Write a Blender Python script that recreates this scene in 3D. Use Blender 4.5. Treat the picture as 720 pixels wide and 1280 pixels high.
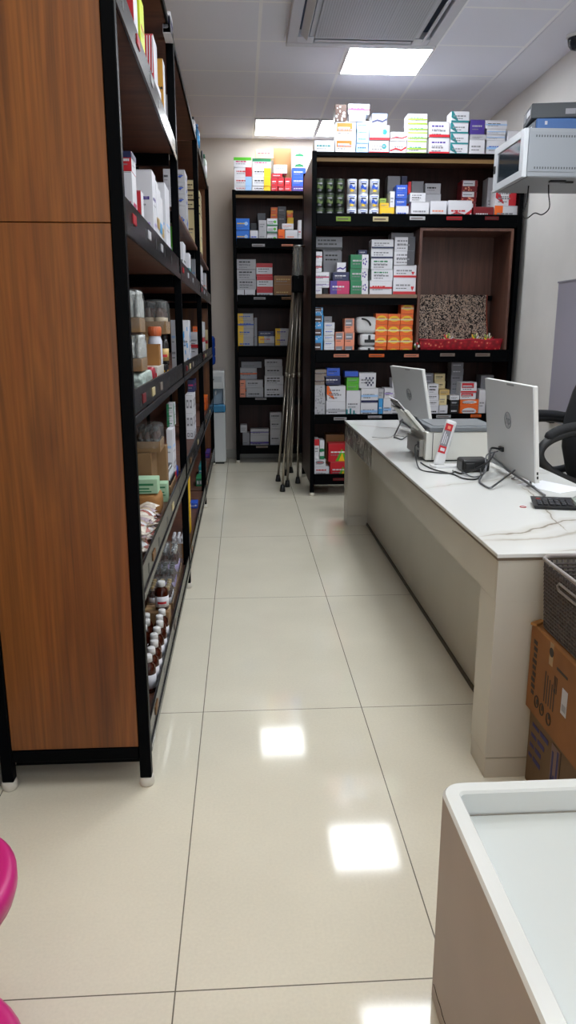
import bpy, bmesh, math, random
from mathutils import Vector, Matrix
S = bpy.context.scene
for o in list(bpy.data.objects): bpy.data.objects.remove(o)

# ------------------------------------------------------------------ camera
EYE = Vector((0.0, 0.0, 1.40))
RX, RY, RZ = (0.99817, 0.01434, 0.058751), (-0.060476, 0.23669, 0.969701), (0.0, 0.971479, -0.237125)
cam = bpy.data.cameras.new('camera'); cam_o = bpy.data.objects.new('camera', cam); S.collection.objects.link(cam_o)
cam.sensor_fit = 'VERTICAL'; cam.sensor_height = 36.0; cam.lens = 930.0/1280.0*36.0
cam.clip_start = 0.02; cam.clip_end = 60
cam_o.matrix_world = Matrix(((RX[0], RX[1], -RX[2], EYE.x), (RY[0], RY[1], -RY[2], EYE.y), (RZ[0], RZ[1], -RZ[2], EYE.z), (0, 0, 0, 1)))
S.camera = cam_o

# ------------------------------------------------------------------ world (daylight through the open shop front) and exposure
W = bpy.data.worlds.new('daylight'); S.world = W; W.use_nodes = True
W.node_tree.nodes['Background'].inputs[0].default_value = (0.80, 0.90, 1.0, 1)
W.node_tree.nodes['Background'].inputs[1].default_value = .55
S.view_settings.view_transform = 'Standard'; S.view_settings.look = 'None'
S.view_settings.exposure = 1.93; S.view_settings.gamma = 1.0; S.view_settings.use_curve_mapping = False
S.cycles.use_denoising = True; S.cycles.max_bounces = 10; S.cycles.diffuse_bounces = 8; S.cycles.transparent_max_bounces = 12
S.cycles.sample_clamp_indirect = 6.0
LAMP = 4.0          # strength of the ceiling light panels

# ------------------------------------------------------------------ materials
def lin(h):
    if isinstance(h, tuple): return h
    h = h.lstrip('#'); v = [int(h[i:i+2], 16)/255 for i in (0, 2, 4)]
    return tuple(c/12.92 if c <= .04045 else ((c+.055)/1.055)**2.4 for c in v)
_m = {}
def mat(name, col, rough=.5, metal=0, spec=.5, noise=0, nscale=20, bump=0, bscale=60, alpha=1, emit=0, trans=0):
    if name in _m: return _m[name]
    m = bpy.data.materials.new(name); m.use_nodes = True; t = m.node_tree; b = t.nodes['Principled BSDF']
    c = (*lin(col), 1)
    b.inputs['Base Color'].default_value = c; b.inputs['Roughness'].default_value = rough
    b.inputs['Metallic'].default_value = metal; b.inputs['Specular IOR Level'].default_value = spec
    b.inputs['Alpha'].default_value = alpha; b.inputs['Transmission Weight'].default_value = trans
    if emit: b.inputs['Emission Color'].default_value = c; b.inputs['Emission Strength'].default_value = emit
    if noise or bump:
        tc = t.nodes.new('ShaderNodeTexCoord')
    if noise:
        n = t.nodes.new('ShaderNodeTexNoise'); n.inputs['Scale'].default_value = nscale; n.inputs['Detail'].default_value = 6
        t.links.new(tc.outputs['Object'], n.inputs['Vector'])
        mx = t.nodes.new('ShaderNodeMix'); mx.data_type = 'RGBA'; mx.blend_type = 'MULTIPLY'; mx.inputs[0].default_value = 1
        r = t.nodes.new('ShaderNodeMapRange'); r.inputs['From Min'].default_value = .3; r.inputs['From Max'].default_value = .7
        r.inputs['To Min'].default_value = 1-noise; r.inputs['To Max'].default_value = 1+noise*.4
        t.links.new(n.outputs['Fac'], r.inputs['Value'])
        mx.inputs[6].default_value = c
        t.links.new(r.outputs['Result'], mx.inputs[7]); t.links.new(mx.outputs[2], b.inputs['Base Color'])
    if bump:
        n2 = t.nodes.new('ShaderNodeTexNoise'); n2.inputs['Scale'].default_value = bscale; n2.inputs['Detail'].default_value = 4
        t.links.new(tc.outputs['Object'], n2.inputs['Vector'])
        bp = t.nodes.new('ShaderNodeBump'); bp.inputs['Strength'].default_value = bump; bp.inputs['Distance'].default_value = .01
        t.links.new(n2.outputs['Fac'], bp.inputs['Height']); t.links.new(bp.outputs['Normal'], b.inputs['Normal'])
    _m[name] = m; return m
def nodes(m): t = m.node_tree; return t, t.nodes, t.links, t.nodes['Principled BSDF']
def ramp(N, stops):
    r = N.new('ShaderNodeValToRGB'); e = r.color_ramp.elements
    while len(e) < len(stops): e.new(.5)
    for el, (p, c) in zip(e, stops): el.position = p; el.color = (*lin(c), 1)
    return r
def wood(name, stops, sc=(16, 16, 1.1), rough=.38, fine=.35):
    m = mat(name, '#7a4a22', rough); t, N, K, b = nodes(m)
    tc = N.new('ShaderNodeTexCoord'); mp = N.new('ShaderNodeMapping'); mp.inputs['Scale'].default_value = sc
    n = N.new('ShaderNodeTexNoise'); n.inputs['Scale'].default_value = 1; n.inputs['Detail'].default_value = 8; n.inputs['Distortion'].default_value = 1.4
    K.new(tc.outputs['Object'], mp.inputs['Vector']); K.new(mp.outputs['Vector'], n.inputs['Vector'])
    r = ramp(N, stops); K.new(n.outputs['Fac'], r.inputs['Fac'])
    mp2 = N.new('ShaderNodeMapping'); mp2.inputs['Scale'].default_value = (sc[0]*14, sc[1]*14, sc[2]*4)
    n2 = N.new('ShaderNodeTexNoise'); n2.inputs['Scale'].default_value = 1; n2.inputs['Detail'].default_value = 3
    K.new(tc.outputs['Object'], mp2.inputs['Vector']); K.new(mp2.outputs['Vector'], n2.inputs['Vector'])
    mr = N.new('ShaderNodeMapRange'); mr.inputs['From Min'].default_value = .35; mr.inputs['From Max'].default_value = .65
    mr.inputs['To Min'].default_value = 1-fine; mr.inputs['To Max'].default_value = 1.1; K.new(n2.outputs['Fac'], mr.inputs['Value'])
    mx = N.new('ShaderNodeMix'); mx.data_type = 'RGBA'; mx.blend_type = 'MULTIPLY'; mx.inputs[0].default_value = 1
    K.new(r.outputs['Color'], mx.inputs[6]); K.new(mr.outputs['Result'], mx.inputs[7]); K.new(mx.outputs[2], b.inputs['Base Color'])
    return m
def brick(name, c1, mortar, bw, bh, ms, off, rough=.5, axes=(0, 1), speck=0):
    m = mat(name, c1, rough); t, N, K, b = nodes(m)
    tc = N.new('ShaderNodeTexCoord'); sp = N.new('ShaderNodeSeparateXYZ'); cb = N.new('ShaderNodeCombineXYZ')
    K.new(tc.outputs['Object'], sp.inputs[0])
    K.new(sp.outputs[axes[0]], cb.inputs[0]); K.new(sp.outputs[axes[1]], cb.inputs[1])
    mp = N.new('ShaderNodeMapping'); mp.inputs['Location'].default_value = (-off[0], -off[1], 0); K.new(cb.outputs[0], mp.inputs['Vector'])
    br = N.new('ShaderNodeTexBrick'); br.offset = 0; br.squash = 1; br.inputs['Scale'].default_value = 1
    br.inputs['Brick Width'].default_value = bw; br.inputs['Row Height'].default_value = bh
    br.inputs['Mortar Size'].default_value = ms; br.inputs['Mortar Smooth'].default_value = 0
    br.inputs['Color1'].default_value = (*lin(c1), 1); br.inputs['Color2'].default_value = (*lin(c1), 1); br.inputs['Mortar'].default_value = (*lin(mortar), 1)
    K.new(mp.outputs[0], br.inputs['Vector']); out = br.outputs['Color']
    if speck:
        n = N.new('ShaderNodeTexNoise'); n.inputs['Scale'].default_value = 130; n.inputs['Detail'].default_value = 5; K.new(tc.outputs['Object'], n.inputs['Vector'])
        n3 = N.new('ShaderNodeTexNoise'); n3.inputs['Scale'].default_value = 3.5; n3.inputs['Detail'].default_value = 5; K.new(tc.outputs['Object'], n3.inputs['Vector'])
        ad = N.new('ShaderNodeMath'); ad.operation = 'ADD'; K.new(n.outputs['Fac'], ad.inputs[0]); K.new(n3.outputs['Fac'], ad.inputs[1])
        mr = N.new('ShaderNodeMapRange'); mr.inputs['From Min'].default_value = .7; mr.inputs['From Max'].default_value = 1.3
        mr.inputs['To Min'].default_value = 1-speck; mr.inputs['To Max'].default_value = 1+speck; K.new(ad.outputs[0], mr.inputs['Value'])
        mx = N.new('ShaderNodeMix'); mx.data_type = 'RGBA'; mx.blend_type = 'MULTIPLY'; mx.inputs[0].default_value = 1
        K.new(out, mx.inputs[6]); K.new(mr.outputs['Result'], mx.inputs[7]); out = mx.outputs[2]
    K.new(out, b.inputs['Base Color']); return m

PAL = dict(W='#d9d9e0', w='#b4b4ba', G='#1f7a4f', g='#8fae3e', v='#57b52c', T='#1c7f86', B='#2a57c4', b='#1c6fd6', l='#3f9ad8', L='#9cc3ee', N='#1c2350',
           R='#c41f2c', r='#7d1620', O='#ef6a1c', Y='#f2c21e', y='#c9dc2c', P='#4a3590', p='#a796cf', K='#17181c', C='#8a6238', S='#ea9273', E='#85858c', e='#4d4d54',
           M='#c02a62', D='#dccb9c', d='#c4a566', H='#4a2f25', q='#8d7f76', A='#d39a3c')
def pm(k):
    return mat('carton '+k, PAL[k], .42 if k in 'WwL' else .38)
BLACK = mat('black powder coat', '#030406', .42, spec=.04)
BLACKP = mat('black plastic', '#0d0d10', .42)
WOOD = wood('orange brown laminate', [(.25, '#552b0e'), (.40, '#6f3f16'), (.50, '#7d491a'), (.60, '#744015'), (.78, '#8c5420')], (9, 9, .6), .4, .25)
BROWN = wood('brown board', [(.3, '#4a2c22'), (.7, '#6b4331')], (1.2, 14, 14), .5, .2)
DARKWOOD = wood('dark wenge laminate', [(.3, '#2a130f'), (.5, '#371b16'), (.75, '#43231c')], (10, 10, .8), .42, .15); DARKWOOD.node_tree.nodes['Principled BSDF'].inputs['Specular IOR Level'].default_value = .22
NICHE = wood('niche wood', [(.3, '#4d3028'), (.7, '#6a4537')], (14, 14, 1.0), .42, .2)
TANEDGE = mat('tan board edge', '#a5824f', .5)
WHITE = mat('white plastic', '#dfe0e2', .3)
GREYP = mat('grey plastic', '#6f7378', .45)
CHROME = mat('brushed aluminium', '#b9b2a6', .28, 1)
STEEL = mat('polished steel', '#c9c9cc', .18, 1)
CARD = mat('cardboard', '#9a6a35', .75, noise=.18, nscale=9)
CARD2 = mat('dull cardboard', '#8a6b48', .75, noise=.15, nscale=9)
AMBER = mat('amber glass', '#3a1206', .12)
WRAP = mat('clear shrink wrap', '#c8cccc', .07, alpha=.15, bump=1.0, bscale=70, spec=1.0)
FOIL = mat('silver crinkled film', '#c4c8c6', .25, metal=.4, bump=1, bscale=60)

# ------------------------------------------------------------------ mesh helpers
class MB:
    def __init__(s): s.v = []; s.f = []; s.m = []; s.sm = []
    def face(s, pts, m, smooth=False):
        i = len(s.v); s.v += [tuple(p) for p in pts]; s.f.append(tuple(range(i, i+len(pts)))); s.m.append(m); s.sm.append(smooth)
    def raw(s, vs, fs, m, smooth=False):
        i = len(s.v); s.v += [tuple(p) for p in vs]
        for f in fs: s.f.append(tuple(i+k for k in f)); s.m.append(m); s.sm.append(smooth)
        return s
    def box(s, x0, x1, y0, y1, z0, z1, m, bev=0, T=None):
        if bev:
            b = bmesh.new(); bmesh.ops.create_cube(b, size=1)
            for v in b.verts: v.co = Vector(((x0+x1)/2+v.co.x*(x1-x0), (y0+y1)/2+v.co.y*(y1-y0), (z0+z1)/2+v.co.z*(z1-z0)))
            seg = 3 if bev > .004 else 1
            bmesh.ops.bevel(b, geom=list(b.edges), offset=min(bev, .49*min(x1-x0, y1-y0, z1-z0)), segments=seg, affect='EDGES', profile=.5)
            b.verts.index_update(); vs = [v.co.copy() for v in b.verts]; fs = [[v.index for v in f.verts] for f in b.faces]; b.free()
        else:
            vs = [Vector((x, y, z)) for z in (z0, z1) for y in (y0, y1) for x in (x0, x1)]
            fs = [(0, 2, 3, 1), (4, 5, 7, 6), (0, 1, 5, 4), (2, 6, 7, 3), (0, 4, 6, 2), (1, 3, 7, 5)]
        if T: vs = [T @ v for v in vs]
        return s.raw(vs, fs, m)
    def lathe(s, prof, c, m, n=20, smooth=True, T=None):
        vs = []; fs = []
        for r, z in prof:
            for k in range(n):
                a = 2*math.pi*k/n; vs.append(Vector((c[0]+r*math.cos(a), c[1]+r*math.sin(a), c[2]+z)))
        for i in range(len(prof)-1):
            for k in range(n): fs.append((i*n+k, i*n+(k+1) % n, (i+1)*n+(k+1) % n, (i+1)*n+k))
        fs.append(tuple(range(n))[::-1]); fs.append(tuple((len(prof)-1)*n+k for k in range(n)))
        if T: vs = [T @ v for v in vs]
        return s.raw(vs, fs, m, smooth)
    def tube(s, pts, r, m, n=8, closed=False):
        P = [Vector(p) for p in pts]; N = len(P); rs = r if isinstance(r, (list, tuple)) else [r]*N; vs = []; fs = []
        up = None
        for i in range(N):
            a = P[i-1] if (i or closed) else P[i]; b = P[(i+1) % N] if (i < N-1 or closed) else P[i]
            d = (b-a).normalized()
            if up is None: up = d.orthogonal().normalized()
            up = (up-d*up.dot(d)); up = up.normalized() if up.length > 1e-6 else d.orthogonal().normalized()
            w = d.cross(up)
            for k in range(n):
                t = 2*math.pi*k/n; vs.append(P[i]+(up*math.cos(t)+w*math.sin(t))*rs[i])
        M = N if closed else N-1
        for i in range(M):
            j = (i+1) % N
            for k in range(n): fs.append((i*n+k, i*n+(k+1) % n, j*n+(k+1) % n, j*n+k))
        if not closed: fs.append(tuple(range(n))[::-1]); fs.append(tuple((N-1)*n+k for k in range(n)))
        return s.raw(vs, fs, m, True)
    def prism(s, poly, z0, z1, m, T=None):     # poly in xy, extruded along z
        n = len(poly); vs = [Vector((x, y, z0)) for x, y in poly]+[Vector((x, y, z1)) for x, y in poly]
        fs = [tuple(range(n))[::-1], tuple(range(n, 2*n))]+[(k, (k+1) % n, n+(k+1) % n, n+k) for k in range(n)]
        if T: vs = [T @ v for v in vs]
        return s.raw(vs, fs, m)
    def text(s, body, size, m, T, bold=0, shear=0):
        c = bpy.data.curves.new('t', 'FONT'); c.body = body; c.size = size; c.offset = bold; c.shear = shear; c.align_x = 'CENTER'; c.align_y = 'CENTER'; c.resolution_u = 3
        o = bpy.data.objects.new('t', c); S.collection.objects.link(o)
        me = bpy.data.meshes.new_from_object(o.evaluated_get(bpy.context.evaluated_depsgraph_get()))
        s.raw([T @ v.co for v in me.vertices], [tuple(p.vertices) for p in me.polygons], m)
        bpy.data.objects.remove(o); bpy.data.curves.remove(c); bpy.data.meshes.remove(me)
        return s
    def build(s, name, parent=None, origin=None):
        me = bpy.data.meshes.new(name)
        if parent is not None:
            off = Vector((0, 0, 0)); p = parent
            while p is not None: off += p.location; p = p.parent
            loc = Vector((0, 0, 0))
        else:
            xs, ys, zs = zip(*s.v)
            off = Vector(origin) if origin else Vector(((min(xs)+max(xs))/2, (min(ys)+max(ys))/2, min(zs))); loc = off
        me.from_pydata([Vector(v)-off for v in s.v], [], s.f)
        mats = []
        for k in s.m:
            if k not in mats: mats.append(k)
        for k in mats: me.materials.append(k)
        idx = {k: i for i, k in enumerate(mats)}
        me.polygons.foreach_set('material_index', [idx[k] for k in s.m]); me.polygons.foreach_set('use_smooth', s.sm)
        me.update()
        o = bpy.data.objects.new(name, me); S.collection.objects.link(o); o.location = loc
        if parent is not None: o.parent = parent
        return o
def tag(o, label=None, cat=None, group=None, kind=None):
    if label: o['label'] = label
    if cat: o['category'] = cat
    if group: o['group'] = group
    if kind: o['kind'] = kind
    return o
def thing(name, label, cat, loc, group=None):
    o = bpy.data.objects.new(name, None); S.collection.objects.link(o); o.location = loc; o.empty_display_size = .05
    return tag(o, label, cat, group)
def copy_tree(o, loc, label=None, parent=None):
    c = o.copy(); S.collection.objects.link(c)
    if parent is not None: c.parent = parent
    else: c.location = loc
    if label: c['label'] = label
    for ch in o.children: copy_tree(ch, None, None, c)
    return c
def bez(a, b, c, n=10):
    a, b, c = map(Vector, (a, b, c)); return [a*(1-t)**2+b*2*t*(1-t)+c*t*t for t in [i/n for i in range(n+1)]]
def spline(pts, n=6):
    P = [Vector(p) for p in pts]; P = [P[0]*2-P[1]]+P+[P[-1]*2-P[-2]]; out = []
    for i in range(1, len(P)-2):
        for k in range(n):
            t = k/n; a, b, c, d = P[i-1:i+3]
            out.append(.5*((2*b)+(c-a)*t+(2*a-5*b+4*c-d)*t*t+(3*b-a-3*c+d)*t**3))
    return out+[P[-2]]

# ================================================================== SETTING
ZC = 3.31
FLOOR = brick('polished cream tile', '#d6d0be', '#6d675c', .602, 1.225, .0016, (-.165-6.02, 2.565-12.25), .07, (0, 1), .045); FLOOR.node_tree.nodes['Principled BSDF'].inputs['Specular IOR Level'].default_value = .36
CEIL = brick('white lay-in ceiling tile', '#e9ecfa', '#f6f8ff', .615, .62, .011, (.145-6.15, 5.67-12.4), .85, (0, 1))
WALL = mat('cream wall paint', '#dcdad8', .7, noise=.05, nscale=3)
BACKWALL = mat('greige wall paint', '#cbc2ba', .7, noise=.04, nscale=3)
def struct(name, mb): o = mb.build(name, origin=(0, 0, 0)); o['kind'] = 'structure'; return o
struct('floor', MB().box(-.95, 2.45, -3.2, 8.45, -.06, 0, FLOOR))
struct('ceiling', MB().box(-.95, 2.005, -3.2, 8.45, ZC, ZC+.06, CEIL))
PLASTER = mat('plaster border', '#e6e8f4', .8)
struct('trim_1', MB().box(2.005, 2.33, -3.2, 8.45, ZC-.004, ZC+.06, PLASTER))
struct('wall_left', MB().box(-.95, -.80, -3.2, 8.33, 0, ZC, mat('tan wall paint', '#b58f4e', .7)))
struct('wall_right', MB().box(2.33, 2.45, -3.2, 8.33, 0, ZC, WALL))
struct('wall_back', MB().box(-.95, 2.45, 8.33, 8.45, 0, ZC, BACKWALL))
struct('baseboard_left', MB().box(-.80, -.782, -3.2, 8.33, 0, .19, mat('white skirting tile', '#d2d0c8', .25), .003))
struct('baseboard_back', MB().box(-.78, 2.33, 8.315, 8.33, 0, .10, mat('greige skirting tile', '#a39f95', .3), .003))
FRAME = mat('white light frame', '#d6d6da', .5)
LITE = mat('lit diffuser', (.93, .975, 1.0), .5, emit=LAMP); DIM = mat('far lit diffuser', (.93, .975, 1.0), .5, emit=LAMP*1.0); MIDL = mat('middle lit diffuser', (.93, .975, 1.0), .5, emit=LAMP*1.75)
def ceiling_light(x0, y0, label, lite=None, w=.60, d=.60):
    t = thing('ceiling_light', label, 'ceiling light', (x0+w/2, y0+d/2, ZC-.012), 'square light panels in the ceiling')
    f = MB(); e = .012
    for a in ((x0, x0+e, y0, y0+d), (x0+w-e, x0+w, y0, y0+d), (x0+e, x0+w-e, y0, y0+e), (x0+e, x0+w-e, y0+d-e, y0+d)): f.box(*a, ZC-.012, ZC-.0005, FRAME)
    f.build('frame', t)
    MB().box(x0+e, x0+w-e, y0+e, y0+d-e, ZC-.009, ZC-.002, lite or LITE).build('diffuser', t)
ceiling_light(.768, 5.675, 'bright square ceiling light just behind the air conditioner', MIDL)
ceiling_light(.153, 7.555, 'far square ceiling light nearest the aisle, left of its twin', DIM)
ceiling_light(.768, 7.555, 'far square ceiling light half hidden behind the boxes on the wide shelf', DIM)
ceiling_light(.768, 3.70, 'square ceiling light above the counter, mirrored at the bottom of the floor', MIDL)
ceiling_light(.768, 1.22, 'added square light panel above the near desk, out of view')  # unseen panel added for light on the wooden end panel
ceiling_light(.768, -1.26, 'added square light panel behind the camera near the shop entrance')  # added behind the camera for more light from the front
ceiling_light(1.39, 2.48, 'added square fill panel beside the right wall, out of view')  # unseen fill panel, added to brighten the near area
ceiling_light(-.47, .60, 'added square fill panel before the wooden end panel, out of view')  # out-of-view fill added in front of the wooden end panel
ceiling_light(.153, 2.48, 'added square fill panel over the middle aisle, out of view')  # another unseen fill panel added over the aisle

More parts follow.
